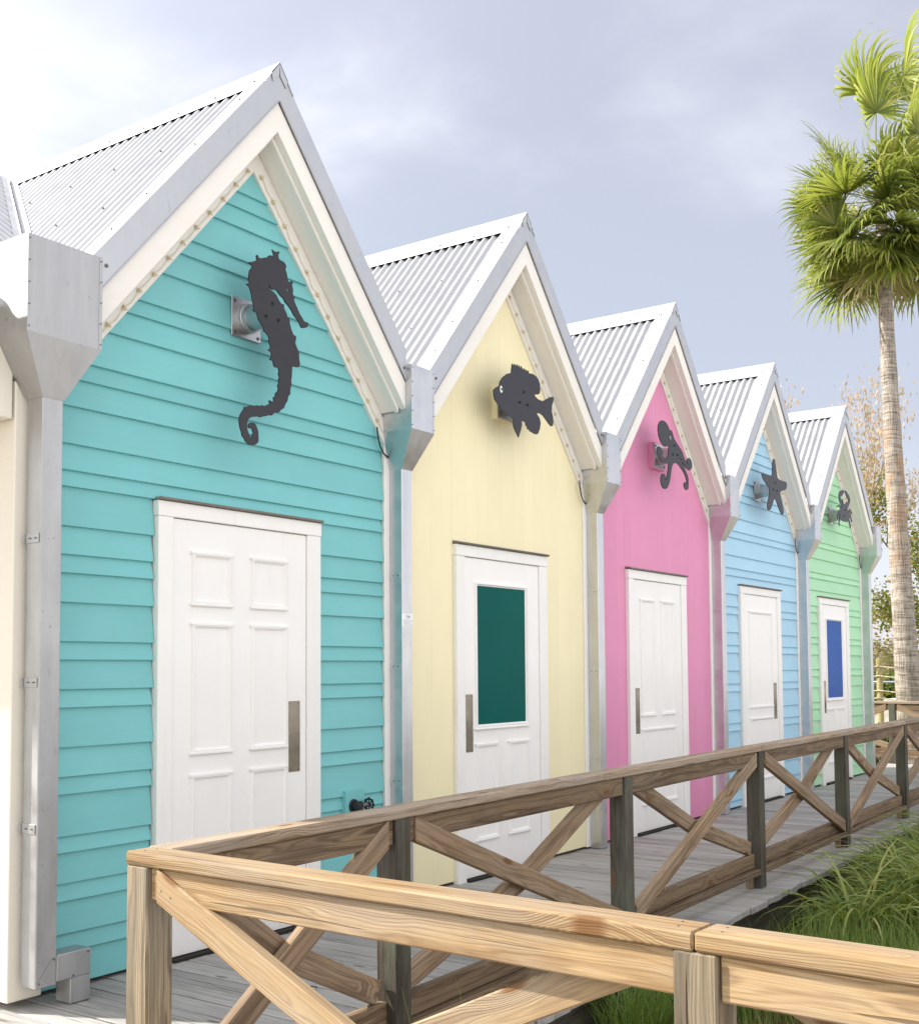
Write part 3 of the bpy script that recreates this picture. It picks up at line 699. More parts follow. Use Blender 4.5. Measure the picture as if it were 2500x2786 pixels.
OUT['fish']=([(-403,5),(-379,27),(-330,51),(-324,79),(-288,118),(-237,152),(-178,173),(-175,197),(-164,241),(-147,226),(-135,245),(-118,228),(-104,249),(-89,229),(-75,249),(-62,226),(-44,248),(-32,224),(-11,241),(-3,224),(15,237),(25,223),(43,237),(55,217),(100,224),(144,217),(180,201),(201,171),(206,129),(196,99),(169,87),(129,81),(132,69),(168,55),(213,52),(241,54),(296,79),(353,105),(391,112),(394,88),(370,45),(364,5),(378,-31),(386,-74),(376,-104),(352,-112),(320,-95),(275,-69),(238,-51),(202,-44),(157,-49),(162,-60),(192,-79),(206,-110),(196,-154),(172,-192),(154,-204),(118,-205),(82,-197),(60,-196),(48,-179),(30,-189),(25,-169),(7,-165),(4,-145),(-13,-140),(-51,-143),(-48,-172),(-63,-212),(-80,-243),(-93,-266),(-105,-251),(-126,-232),(-151,-204),(-159,-173),(-150,-144),(-192,-142),(-242,-131),(-291,-114),(-332,-90),(-364,-69),(-388,-51),(-400,-26)],[],[(-18,68),(-71,-14),(30,-14)])
OUT['octopus']=([(-265,263),(-221,264),(-178,255),(-143,234),(-122,211),(-105,203),(-78,206),(-60,198),(-47,177),(-30,149),(-4,130),(40,106),(76,88),(121,64),(153,41),(175,13),(191,-6),(202,-15),(220,-28),(243,-44),(252,-49),(259,-40),(239,-25),(238,-7),(254,7),(278,14),(307,13),(335,-3),(352,-32),(349,-61),(326,-84),(292,-96),(255,-94),(218,-83),(172,-58),(136,-36),(104,-13),(89,-4),(95,-22),(117,-43),(158,-60),(189,-87),(216,-115),(248,-142),(268,-175),(270,-214),(265,-254),(252,-276),(223,-285),(195,-283),(173,-262),(167,-239),(179,-220),(198,-216),(216,-225),(222,-244),(230,-231),(229,-204),(218,-178),(187,-146),(155,-123),(105,-99),(60,-78),(15,-71),(-21,-74),(-53,-87),(-77,-113),(-91,-142),(-102,-178),(-117,-222),(-134,-263),(-164,-301),(-191,-322),(-227,-332),(-262,-329),(-295,-306),(-311,-275),(-306,-236),(-287,-211),(-261,-200),(-235,-202),(-216,-220),(-213,-246),(-220,-266),(-202,-245),(-178,-200),(-163,-164),(-150,-120),(-147,-96),(-227,-104),(-279,-100),(-317,-87),(-351,-65),(-375,-35),(-374,-1),(-356,20),(-326,25),(-292,15),(-266,-4),(-259,-25),(-272,-46),(-260,-59),(-225,-62),(-181,-52),(-154,-28),(-144,0),(-142,42),(-128,68),(-168,50),(-204,40),(-247,45),(-298,71),(-335,114),(-348,165),(-340,212),(-309,247)],[],[(-20,81),(-59,-3),(38,4)])
OUT['starfish']=([(-30,330),(-6,322),(8,296),(26,262),(39,220),(47,176),(66,142),(96,131),(159,125),(244,126),(320,130),(351,118),(359,98),(348,70),(320,46),(259,29),(184,10),(145,-5),(143,-37),(167,-79),(202,-123),(230,-172),(238,-212),(226,-236),(194,-245),(162,-239),(117,-207),(67,-161),(18,-115),(-17,-97),(-48,-106),(-70,-129),(-109,-181),(-163,-227),(-204,-242),(-239,-239),(-255,-212),(-240,-160),(-212,-113),(-184,-70),(-171,-28),(-190,2),(-239,18),(-317,51),(-369,80),(-394,109),(-381,131),(-322,133),(-212,134),(-121,135),(-89,154),(-78,189),(-79,233),(-77,270),(-59,309)],[],[(-6,77),(41,-5),(-63,-2)])
OUT['crab']=([(-186,69),(-216,101),(-261,124),(-297,149),(-299,178),(-301,206),(-284,246),(-235,270),(-168,288),(-82,292),(-78,277),(-134,238),(-183,212),(-241,202),(-223,187),(-206,166),(-189,144),(-172,123),(-159,104),(-144,112),(-165,147),(-172,173),(-149,175),(-136,153),(-120,123),(-76,128),(-43,123),(-17,147),(4,170),(18,160),(12,144),(42,159),(83,179),(94,195),(37,218),(-9,245),(-35,274),(-43,299),(5,296),(81,270),(137,245),(159,215),(157,185),(119,151),(82,117),(45,83),(33,52),(52,46),(83,70),(124,92),(163,84),(210,60),(242,34),(217,31),(169,47),(141,58),(121,53),(129,36),(167,20),(184,-14),(220,-58),(208,-72),(185,-61),(163,-28),(136,-1),(115,-12),(108,-40),(130,-73),(156,-112),(142,-154),(124,-139),(113,-92),(86,-72),(13,-76),(-27,-92),(-123,-93),(-171,-92),(-207,-78),(-254,-71),(-271,-50),(-259,-23),(-272,-13),(-286,-6),(-275,-39),(-277,-68),(-289,-98),(-300,-128),(-285,-161),(-308,-164),(-329,-137),(-313,-106),(-305,-71),(-303,-42),(-315,-20),(-350,-47),(-363,-94),(-381,-96),(-384,-68),(-352,-18),(-321,17),(-292,34),(-254,35),(-244,51),(-280,67),(-326,68),(-392,55),(-400,68),(-344,80),(-296,94),(-250,91),(-223,74),(-205,61)],[],[(-63,57),(-118,-28)])

# ---------------------------------------------------------------- animal cutouts on stub pipes
def cutout(kind, n, label, wood_block, m):
    outl, hole, bolts = OUT[kind]
    r = root(kind + '_cutout', (n * HW, 0, 3.287), label, 'wall sign', 'dark metal sea animal cutouts')
    cu = bpy.data.curves.new('tmp', 'CURVE'); cu.dimensions = '2D'; cu.fill_mode = 'BOTH'; cu.extrude = .004
    for pl in (outl, hole):
        if not pl: continue
        sp = cu.splines.new('POLY'); sp.points.add(len(pl) - 1); sp.use_cyclic_u = True
        for q, (a, b_) in zip(sp.points, pl): q.co = (a / 1000, b_ / 1000, 0, 1)
    to = bpy.data.objects.new('tmp', cu); C.objects.link(to)
    dg = bpy.context.evaluated_depsgraph_get(); me = bpy.data.meshes.new_from_object(to.evaluated_get(dg)); me.name = 'silhouette'
    bpy.data.objects.remove(to); bpy.data.curves.remove(cu)
    me.transform(Matrix.Rotation(R_(90), 4, 'X')); me.materials.clear()
    sl = link('silhouette', me, 'cutout', r, (0, -.212, 0))
    cx = -.012; yw = -.022
    if wood_block:
        box('mounting_block', cx - .115, cx + .115, -.062, -.012, -.118, .118, m, r); yw = -.063
    pl = box('mounting_plate', cx - .106, cx + .106, yw - .006, yw, -.106, .106, 'flange', r, bev=.002)
    screws('plate_bolts', [(cx + a * .085, yw - .006, b_ * .085) for a in (-1, 1) for b_ in (-1, 1)], pl, (0, -1, 0), .006)
    bm = bmesh.new(); cyl(bm, (cx, yw - .005, 0), (cx, -.205, 0), .066, .066, 32); fin('stub_pipe', bm, 'flange', r, smooth=False)
    bm = bmesh.new(); cyl(bm, (cx, yw - .005, 0), (cx, yw - .034, 0), .080, .080, 32); cyl(bm, (cx, yw - .034, 0), (cx, yw - .040, 0), .076, .072, 32); cyl(bm, (cx, yw - .044, 0), (cx, yw - .060, 0), .074, .074, 32)
    fin('pipe_collar', bm, 'flange', r)
    screws('bolt_heads', [(a / 1000, -.004, b_ / 1000) for a, b_ in bolts], sl, (0, -1, 0), .006).data.materials[0] = M['black_iron']
    return r, sl
cutout('seahorse', 0, 'black metal seahorse silhouette on a round stub on turquoise gable', False, 'teal')
f, sl = cutout('fish', 1, 'dark metal fish silhouette with spiny fin on the yellow gable', True, 'yellow')
bm = bmesh.new(); cyl(bm, (0, 0, 0), (0, -.002, 0), .020, .020, 20); e = fin('eye', bm, 'eye_white', sl, (-.312, -.004, .030)); e.scale = (.8, 1, 1.25)
bm = bmesh.new(); cyl(bm, (0, 0, 0), (0, -.002, 0), .009, .009, 16); fin('pupil', bm, 'black_iron', sl, (-.309, -.0062, .032))
f, sl = cutout('octopus', 2, 'dark metal octopus silhouette with curled arms on the pink gable', True, 'pink')
bm = bmesh.new(); cyl(bm, (0, 0, 0), (0, -.002, 0), .013, .013, 16); fin('eye', bm, 'eye_white', sl, (-.102, -.004, .137))
bm = bmesh.new(); cyl(bm, (0, 0, 0), (0, -.002, 0), .008, .008, 16); fin('pupil', bm, 'black_iron', sl, (-.101, -.0062, .138))
cutout('starfish', 3, 'dark metal five-armed starfish silhouette on the light blue gable', False, 'sky_blue')
cutout('crab', 4, 'dark metal crab silhouette with raised claws on the green gable', False, 'mint')

# ---------------------------------------------------------------- tap on the turquoise house, notice on a pipe
r = root('water_valve', (.835, 0, .62), 'black outdoor water valve with wheel handle on turquoise wall', 'valve')
box('backing_board', -.066, .100, -.046, -.004, -.20, .090, 'teal', r, bev=.002)
bm = bmesh.new(); cyl(bm, (0, -.046, 0), (0, -.058, 0), .040, .038, 18); cyl(bm, (0, -.058, 0), (.004, -.10, .002), .026, .030, 18); cyl(bm, (.0, -.10, .002), (.0, -.104, .002), .020, .018, 18)
fin('valve_body', bm, 'black_iron', r, bev=.001)
bm = bmesh.new(); cyl(bm, (.02, -.075, 0), (.085, -.085, .002), .012, .010, 12); fin('stem', bm, 'screw', r)
bm = bmesh.new(); pts = []
for k in range(33):
    a = 2 * math.pi * k / 32; rr = .034 + .0035 * math.cos(8 * a); pts.append((.092, -.087 + rr * math.cos(a), .002 + rr * math.sin(a)))
tube(bm, pts, .0058, 8)
for k in range(4):
    a = math.pi / 4 * k; cyl(bm, (.092, -.087 - .033 * math.cos(a), .002 - .033 * math.sin(a)), (.092, -.087 + .033 * math.cos(a), .002 + .033 * math.sin(a)), .004, .004, 6)
cyl(bm, (.084, -.087, .002), (.102, -.087, .002), .010, .008, 12)
hd = fin('wheel_handle', bm, 'black_iron', r, smooth=False)
hd.rotation_euler = (0, 0, R_(0))

r = root('notice_sticker', (1.25, -.1285, 1.712), 'small white printed sticker on downpipe beside yellow house', 'sticker')
box('paper', -.058, .0515, -.0012, -.0004, -.040, .040, 'sticker', r, bev=0)
def text(parent, s, size, loc, m):
    cu = bpy.data.curves.new('tmp', 'FONT'); cu.body = s; cu.size = size; cu.extrude = .0002; cu.align_x = 'CENTER'
    to = bpy.data.objects.new('tmp', cu); C.objects.link(to); dg = bpy.context.evaluated_depsgraph_get()
    me = bpy.data.meshes.new_from_object(to.evaluated_get(dg)); me.name = 'lettering'; bpy.data.objects.remove(to); bpy.data.curves.remove(cu)
    me.transform(Matrix.Rotation(R_(90), 4, 'X')); me.materials.clear(); return link('lettering', me, m, parent, loc)
text(r, 'Dale', .023, (.004, -.0015, .017), 'print_blue')
bm = bmesh.new(); rg = random.Random(5)
for zz, a, b_ in ((.012, -.018, .03), (.001, -.04, .048), (-.007, -.04, .048), (-.014, -.04, .02), (-.021, -.04, .048), (-.029, -.04, .045), (-.035, -.03, .045)):
    x = a
    while x < b_:
        wl = rg.uniform(.004, .012); bx(bm, x, min(b_, x + wl), -.0016, -.0013, zz - .0011, zz + .0011); x += wl + .0015
fin('printed_lines', bm, 'print_grey', r)['kind'] = 'stuff'

# ---------------------------------------------------------------- railings
def rail_run(r, O, D, N, posts, caps, mats, first_post=True, last_post=True, front_first=True, zc=.905, pw=.091, skip_post=()):
    O = Vector((*O, 0)); D = Vector((*D, 0)).normalized(); N = Vector((*N, 0)).normalized()
    rg = random.Random(int(abs(O.x * 100)) + len(posts))
    def P(s, n, z): return O + D * s + N * n + Vector((0, 0, z))
    m_cap, m_rail, m_brace, m_post = mats; nbm = bmesh.new()
    for i, s in enumerate(posts):
        if i in skip_post: continue
        c = s + pw / 2
        board('post', P(c, -pw / 2, -.30), P(c, -pw / 2, zc - .039), pw, pw, m_post, r, N, .004)
        board('post_block', P(s - .022, -.07, .002), P(s - .022, -.07, .080), .04, .04, m_brace, r, N, .002)
    for a, b_ in caps: board('cap_rail', P(a + .0012, -.047, zc - .019), P(b_ - .0012, -.047, zc - .019 + rg.uniform(-.001, .001)), .098, .038, m_cap, r, N, .005)
    for i in range(len(posts) - 1):
        a, b_ = posts[i] + pw + .001, posts[i + 1] - .001; L = b_ - a
        board('top_rail', P(a, -.032, zc - .084), P(b_, -.032, zc - .084), .089, .038, m_rail, r, (0, 0, 1), .004)
        board('bottom_rail', P(a, -.060, .172), P(b_, -.060, .172), .089, .038, m_rail, r, (0, 0, 1), .004)
        board('foot_rail', P(a, -.046, .105), P(b_, -.046, .105), .089, .038, m_rail, r, N, .004)
        zt, zb = zc - .085, .180; fwdslash = front_first if i % 2 == 0 else not front_first
        # front brace full length, rear brace in two pieces butted against it
        if fwdslash: p, q = (a + .03, zb - .01), (b_ - .035, zt)
        else: p, q = (a + .035, zt), (b_ - .03, zb - .01)
        bw = .086
        k = (q[1] - p[1]) / (q[0] - p[0])
        board('brace', P(p[0], -.0205, p[1]), P(q[0], -.0205, q[1]), bw, .037, m_brace, r, (0, 0, 1), .004, cut=(k, k))
        for (s_, z_), sg in ((p, 1), (q, -1)):
            for o_ in (.022, .062):
                c0 = P(s_ + sg * o_, -.002, z_ + k * sg * o_ + rg.uniform(-.012, .012)); cyl(nbm, c0, c0 + N * .0012, .0032, .0028, 7)
        for s_ in (a + .02, b_ - .02):
            for z_ in (.148, .196): c0 = P(s_, -.041, z_ + rg.uniform(-.005, .005)); cyl(nbm, c0, c0 + N * .0012, .0032, .0028, 7)
        mid = ((p[0] + q[0]) / 2, (p[1] + q[1]) / 2); zt2, zb2 = zc - .135, .222; hl = L / 2 - .03
        sgn = -1 if fwdslash else 1
        for s_ in (-1, 1):
            # from crossing to the two remaining corners
            e = (mid[0] + s_ * hl, (zb2 + .03) if (s_ * sgn < 0) else (zc - .050)); st_ = (mid[0] + s_ * .001, mid[1])
            board('brace', P(st_[0], -.0710, st_[1]), P(e[0], -.0710, e[1]), bw, .037, m_brace, r, (0, 0, 1), .004)
    fin('nail_heads', nbm, 'screw', r)['kind'] = 'stuff'
OLD = ('wood_cap_old', 'wood_rail_old', 'wood_brace_old', 'wood_post_old'); NEW = ('wood_new', 'wood_new', 'wood_brace_new', 'wood_post_new')
r = tag(bpy.data.objects.new('railing', None), 'weathered grey-brown timber railing with crossed braces along the boardwalk', 'railing'); C.objects.link(r)
ox = -2.195
posts = [0.0, -1.035 - ox, .862 - ox, 2.83 - ox, 4.822 - ox, 6.832 - ox, 8.83 - ox, 10.82 - ox, 12.82 - ox]
rail_run(r, (ox, rail_y(ox)), (1, RS), (RS, -1), posts, [(.096, .64 - ox), (.64 - ox, 2.87 - ox), (2.87 - ox, 6.86 - ox), (6.86 - ox, 10.86 - ox), (10.86 - ox, 12.94 - ox)], OLD, skip_post=(0,))
r = tag(bpy.data.objects.new('railing', None), 'sunlit golden timber railing crossing the foreground', 'railing'); C.objects.link(r)
rail_run(r, (-2.190, -1.796), (-.036, -1), (-1, .036), [0.0, 1.690, 3.40, 5.1], [(-.004, 1.735), (1.735, 5.2)], NEW, front_first=False)
r = tag(bpy.data.objects.new('railing', None), 'short timber railing closing the far end of the boardwalk', 'railing'); C.objects.link(r)
rail_run(r, (13.02, 1.87), (0, -1), (-1, 0), [0.0, 1.72, 3.30], [(-.02, 3.4)], OLD)
# nail heads on the new cap and rails
bm = bmesh.new(); rg = random.Random(9)
for y in (-1.84, -3.48, -3.57):
    for dx in (.03, .07): 
        p = Vector((-2.190 + .036 * (y + 1.796) + dx, y + rg.uniform(-.006, .006), .9052)); cyl(bm, p, p + Vector((0, 0, .0008)), .0028, .0028, 8)
o = fin('nails', bm, 'screw', r); o['kind'] = 'stuff'; o.parent = [c for c in bpy.data.objects if c.name.startswith('railing') and 'golden' in c.get('label', '')][0]

# fallen leaves on the planks
for k, (x, y, lab) in enumerate(((-.50, -.95, 'curled brown leaf lying on planks outside the turquoise house'), (3.4, -.85, 'small dark leaf on planks outside the pink house'), (4.6, -1.1, 'small dark red leaf on planks near crossed braces'), (9.4, -.8, 'dry leaf on planks outside the green house'))):
    bm = bmesh.new(); g = []
    for i in range(5):
        t_ = i / 4; wd = .012 * math.sin(math.pi * (.08 + .88 * t_)); z = .012 * math.sin(math.pi * t_) + .004
        g.append([bm.verts.new((t_ * .06 - .03, s * wd, z + (.006 if s else 0))) for s in (-1, 0, 1)])
    for a, b_ in zip(g, g[1:]):
        for j in range(2): bm.faces.new((a[j], a[j + 1], b_[j + 1], b_[j]))
    o = tag(fin('fallen_leaf', bm, 'bark', loc=(x, y, .002), smooth=True), lab, 'leaf', 'leaves on the boardwalk'); o.rotation_euler = (0, 0, k * 1.3)

# ---------------------------------------------------------------- garden plants
def blade(rg, base, az, L, wd, e0, e1, seg=5, wind=0.0):
    d = Vector((math.cos(az), math.sin(az), 0)); side = Vector((-d.y, d.x, 0)); p = Vector(base); lp, rp = [], []
    tw = rg.uniform(-.5, .5)
    for i in range(seg + 1):
        f = i / seg; wv = wd * (1 - f ** 2.2) * .5 + .0004; sv = (side * math.cos(tw) + Vector((0, 0, math.sin(tw)))) * wv
        lp.append(p - sv); rp.append(p + sv)
        e = e0 + (e1 - e0) * f ** 1.2
        p = p + (d * math.cos(e) + Vector((0, 0, math.sin(e)))) * (L / seg)
    return lp, rp
rg = random.Random(21); st = []
def inview(x, y): return y > -4.45 + (x + 4.32) * .215 - .5
# arching strap leaves in tufts
tufts = []
while len(tufts) < 150:
    x = 1.0 + 8.5 * rg.random() ** 1.3; y = rail_y(x) - (.42 if x < 2.6 else .62) - 1.3 * rg.random()
    if inview(x, y) and not (y < -2.55 and x < 1.5) and x + (y + 2.1) * .9 > 2.25: tufts.append((x, y, rg.uniform(.8, 1.15)))
for x, y, s in tufts:
    for k in range(50):
        az = rg.uniform(0, 2 * math.pi); L = rg.uniform(.55, .98) * s
        l, r2 = blade(rg, (x + rg.gauss(0, .03), y + rg.gauss(0, .03), -.36), az, L, rg.uniform(.016, .026), R_(rg.uniform(68, 89)), R_(rg.uniform(-85, -10)), 8)
        v = rg.random(); v = .05 + v * .8 if rg.random() < .92 else rg.uniform(.85, 1)
        st.append((l, r2, v))
tag(strips_mesh('border_grass', st, 'liriope'), 'thick arching green border grass beside the boardwalk', 'grass', kind='stuff')
st = []
for k in range(5200):
    x = rg.uniform(.75, 2.9); y = rg.uniform(-3.15, -2.25)
    if not inview(x, y) or x + (y + 2.3) * .9 < .6: continue
    l, r2 = blade(rg, (x, y, -.36), rg.uniform(0, 6.3), rg.uniform(.30, .50), rg.uniform(.0025, .005), R_(rg.uniform(72, 90)), R_(rg.uniform(30, 80)), 4); st.append((l, r2, rg.random()))
for k in range(900):    # tufts by the near post
    tx, ty = rg.choice(((.46, -2.06), (.58, -2.10), (.30, -2.09), (.95, -2.25))); x = tx + rg.gauss(0, .07); y = min(ty + rg.gauss(0, .06), -1.99)
    l, r2 = blade(rg, (x, y, -.36), rg.uniform(0, 6.3), rg.uniform(.30, .52), rg.uniform(.003, .0055), R_(rg.uniform(60, 90)), R_(rg.uniform(5, 60)), 5); st.append((l, r2, rg.random() * .7))
for k in range(10):
    l, r2 = blade(rg, (-1.05 + rg.uniform(-.1, .35), -2.02 + rg.uniform(-.05, .05), -.36), rg.uniform(0, 6.3), rg.uniform(.5, .75), .004, R_(86), R_(rg.uniform(60, 84)), 5); st.append((l, r2, rg.random()))
tag(strips_mesh('thin_grass', st, 'thin_grass'), 'fine upright bright green grass in front of the border grass', 'grass', kind='stuff')
st = []
for k in range(9000):
    x = rg.uniform(.2, 2.4); y = rg.uniform(-3.6, -2.5)
    if not inview(x, y): continue
    l, r2 = blade(rg, (x, y, -.36), rg.uniform(0, 6.3), rg.uniform(.14, .30), rg.uniform(.002, .004), R_(rg.uniform(55, 90)), R_(rg.uniform(0, 80)), 3); st.append((l, r2, rg.random()))
tag(strips_mesh('dry_grass', st, 'dry_grass'), 'short straw-coloured grass behind the sunlit railing', 'grass', kind='stuff')
st = []
for k in range(7000):
    x = rg.uniform(-2.0, 3.0); y = rg.uniform(-3.9, -1.95)
    if not inview(x, y): continue
    p = Vector((x, y, -.352 + rg.random() * .03)); a = rg.uniform(0, 6.3); L = rg.uniform(.04, .14); d = Vector((math.cos(a), math.sin(a), rg.uniform(-.12, .2))) * L; s = Vector((-d.y, d.x, 0)).normalized() * .002
    st.append(([p - s, p + d - s], [p + s, p + d + s], rg.random()))
tag(strips_mesh('straw_mulch', st, 'straw'), 'loose straw and pine needle mulch on garden soil', 'mulch', kind='stuff')

# ---------------------------------------------------------------- palm
PB = Vector((14.71, .25, -.36))
palm = root('palm_tree', PB, 'tall fan palm with wind-blown fronds at the right edge', 'tree')
bm = bmesh.new(); pts, rad = [], []
def trunk_at(z):                      # z above base; leans slightly
    return Vector((0, -.01 + .26 * (z / 9) ** 1.2 + .10 * math.sin(z * .35) * .35, z))
for i in range(64):
    z = 9.6 * i / 63; pts.append(trunk_at(z)); rad.append((.200 - .0115 * z + .045 * math.exp(-z * 1.1)) * (1 + .025 * math.sin(i * 2.1) + .015 * math.sin(i * 5.3)))
tube(bm, pts, rad, 20); fin('trunk', bm, 'palm_bark', palm, smooth=True)
SR, SU = Vector((right.x, right.y, 0)).normalized(), Vector((0, 0, 1)); SF = SU.cross(SR)
def frond(rg, direction, plen, R, tilt, wind, mname, name='frond', droop=.35, span=R_(112), nl=48, start=9.2):
    """petiole and a fan of folded leaflets; coordinates relative to the palm base"""
    d = direction.normalized(); o = trunk_at(start + rg.uniform(-.35, .25)); strips = []
    p = o.copy(); pts = [p.copy()]
    for i in range(8):
        d = (d + Vector((0, 0, -.05 * (i / 8) - .02)) + SR * wind * .02).normalized(); p = p + d * plen / 8; pts.append(p.copy())
    for a_, wd in ((Vector((0, 0, 1)), .016), (d.cross(Vector((0, 0, 1))).normalized(), .02)):
        strips.append(([q - a_ * wd * .5 for q in pts], [q + a_ * wd * .5 for q in pts], .75))
    hub = p; ax = d
    s = ax.cross(Vector((0, 0, 1)));
    if s.length < .1: s = SR.copy()
    s.normalize(); s = (s * math.cos(tilt) + ax.cross(s) * math.sin(tilt)).normalized(); nrm = s.cross(ax).normalized()
    for k in range(nl):
        if rg.random() < .10: continue
        a = -span + 2 * span * k / (nl - 1) + rg.gauss(0, .012); L = R * (.80 + .25 * math.cos(a * .7)) * rg.uniform(.82, 1.12)
        dr = (ax * math.cos(a) + s * math.sin(a) + nrm * (.30 * math.cos(a * 1.3) + .035 * (-1) ** k)).normalized()
        side = dr.cross(nrm).normalized(); q = hub.copy(); lp, rp = [], []; seg = 9; v = min(1, max(0, rg.gauss(.36, .2)))
        dp = droop * rg.uniform(.5, 1.7); jit = Vector((rg.gauss(0, 1), rg.gauss(0, 1), rg.gauss(0, 1))) * .10
        for i in range(seg + 1):
            f = i / seg; wd = R * .022 * (1.05 if f < .42 else 1.05 * max(0.0, 1 - ((f - .42) / .58)) ** .8 + .03) * min(1, .25 + f * 2.2)
            lift = nrm * (.35 * wd)
            lp.append(q - side * wd - lift); rp.append(q + side * wd + lift)
            bend = max(0, f - .30) ** 1.5 * 1.5
            dr = (dr + Vector((0, 0, -dp * bend)) + SR * (wind * bend * .6) + jit * bend).normalized()
            q = q + dr * L / seg
        strips.append((lp, rp, v))
    return strips_mesh(name, strips, mname, palm)
rg = random.Random(77)
def dirv(rt, u, dp): return SR * rt + SU * u + SF * dp
spec = [  # right, up, depth, petiole, radius, tilt, wind
 (-.20, 1.0, .1, 2.05, 1.15, 1.2, 1.9), (-.08, 1.0, -.2, 2.20, 1.2, .5, 2.0), (.15, 1.0, .2, 2.1, 1.15, 1.4, 1.9), (-.25, .95, -.4, 1.35, 1.0, 1.0, .9), (.12, 1.0, -.5, 1.45, 1.1, .3, 1.0), (.30, 1.0, 0, 2.0, 1.1, .9, 1.8),
 (-.85, .42, .1, 1.1, .75, .2, .5), (-.95, .12, -.2, 1.05, .75, 1.3, .2), (-.65, .75, .3, 1.0, .8, .6, .6), (-.95, .0, .1, 1.0, .75, 1.5, .1)]
for k in range(25):
    u = 1 - 1.75 * (k + .5) / 25; az = k * 2.39996; c_ = math.sqrt(max(0.02, 1 - u * u))
    spec.append((math.cos(az) * c_, u, math.sin(az) * c_, rg.uniform(.65, 1.1), rg.uniform(.85, 1.12), rg.uniform(-.9, .9), rg.uniform(.0, .6) + .3 * max(0, u)))
for k in range(7):
    spec.append((rg.uniform(-.55, .55), rg.uniform(-.55, .65), -1.0, rg.uniform(.35, .7), rg.uniform(.85, 1.1), rg.uniform(-.6, .6), rg.uniform(.1, .5)))
spec = [(a[0], a[1], a[2], a[3] * (.8 if a[0] < -.3 and a[1] < .8 else 1), *a[4:]) for a in spec]
spec += [(-1, .55, -.1, 1.02, .58, .2, .5), (-1, .30, -.3, .95, .66, 1.2, .0), (-1, .10, .1, 1.05, .62, 1.3, .0)]
for a in spec: frond(rg, dirv(*a[:3]), a[3], a[4], a[5], a[6], 'palm_leaf', droop=.30 + .35 * rg.random())
for k in range(9):
    a = 2 * math.pi * k / 9 + .3; frond(rg, dirv(math.cos(a) * .85, -.62 + .25 * (k % 2), math.sin(a) * .85), rg.uniform(.7, .95), rg.uniform(.85, 1.05), rg.uniform(-.6, .6), .1, 'palm_leaf', droop=.6, start=8.9)
for k in range(6):
    frond(rg, dirv(rg.uniform(-.5, .7), rg.uniform(-.75, -.1), -1.0), rg.uniform(.35, .6), rg.uniform(.85, 1.05), rg.uniform(-.5, .5), .2, 'palm_leaf', droop=.55, start=rg.uniform(8.5, 9.0))
for k in range(7):
    a = 2 * math.pi * k / 7; frond(rg, dirv(math.cos(a) * .55, -1.0, math.sin(a) * .55), rg.uniform(.6, .9), rg.uniform(.6, .8), rg.uniform(-.5, .5), .1, 'palm_dry', 'dry_frond', droop=.7, nl=26, start=8.9)

# ---------------------------------------------------------------- trees
def grow(rg, bm, p, d, L, r, depth, tips, spread=.6, up=.1, n=5):
    pts = [p.copy()]; rad = [r]; q = p.copy(); dd = d.copy()
    for i in range(n):
        dd = (dd + Vector((rg.gauss(0, .12), rg.gauss(0, .12), rg.gauss(0, .08) + up * .2))).normalized(); q = q + dd * L / n; pts.append(q.copy()); rad.append(r * (1 - .5 * (i + 1) / n))
    tube(bm, pts, rad, 6 if depth > 2 else 4)
    if depth <= 0: tips.append((pts, dd)); return
    for k in range(rg.choice((2, 3, 3))):
        i = rg.randint(max(1, n - 3), n); ax = Vector((rg.gauss(0, 1), rg.gauss(0, 1), rg.gauss(0, .6)))
        nd = (dd + ax.normalized() * spread + Vector((0, 0, up))).normalized(); grow(rg, bm, pts[i], nd, L * rg.uniform(.62, .82), rad[i] * .72, depth - 1, tips, spread, up, n)
    if depth <= 2: tips.append((pts, dd))
def tree(name, base, label, trunk_h, L, depth, r, spread, up, leafm, per, lsize, hang, seed, bark, lean=(0, 0), scat=.3):
    rg = random.Random(seed); t_ = root(name, base, label, 'tree'); bm = bmesh.new(); tips = []
    top = Vector((lean[0], lean[1], trunk_h)); tube(bm, [Vector((0, 0, 0)), top * .5, top], [r * 1.25, r, r * .9], 10)
    for k in range(4):
        a = k * 1.57 + rg.uniform(-.5, .5); grow(rg, bm, top * rg.uniform(.75, 1.0), Vector((math.cos(a) * spread, math.sin(a) * spread, .9)).normalized(), L, r * .62, depth, tips, spread, up)
    fin('trunk', bm, bark, t_, smooth=True)
    st = []
    for pts, dd in tips:
        for k in range(per):
            q = rg.choice(pts[1:]) + Vector((rg.gauss(0, 1), rg.gauss(0, 1), rg.gauss(0, .8))) * scat * .5
            if hang: d2 = Vector((rg.gauss(0, .25), rg.gauss(0, .25), -1)).normalized(); wl = .16
            else: d2 = Vector((rg.gauss(0, 1), rg.gauss(0, 1), rg.gauss(0, .7))).normalized(); wl = .36
            s = lsize * rg.uniform(.6, 1.3); sd = d2.cross(Vector((rg.gauss(0, 1), rg.gauss(0, 1), rg.gauss(0, 1)))).normalized() * s * wl
            st.append(([q, q + d2 * s * .5 - sd, q + d2 * s], [q, q + d2 * s * .5 + sd, q + d2 * s], rg.random()))
    strips_mesh('crown', st, leafm, t_); return t_
tree('bare_tree', (27.5, 5.6, -.4), 'nearly bare winter tree with hanging tan leaves behind the green house', 3.2, 2.75, 4, .15, .70, .34, 'tan_leaf', 16, .125, True, 5, 'pale_bark', scat=.35)
tree('oak_tree', (33.8, 3.1, -.4), 'leafy green and olive tree behind the palm trunk', 2.6, 2.5, 4, .24, .75, .10, 'oak_leaf', 52, .12, False, 8, 'bark', scat=.55)
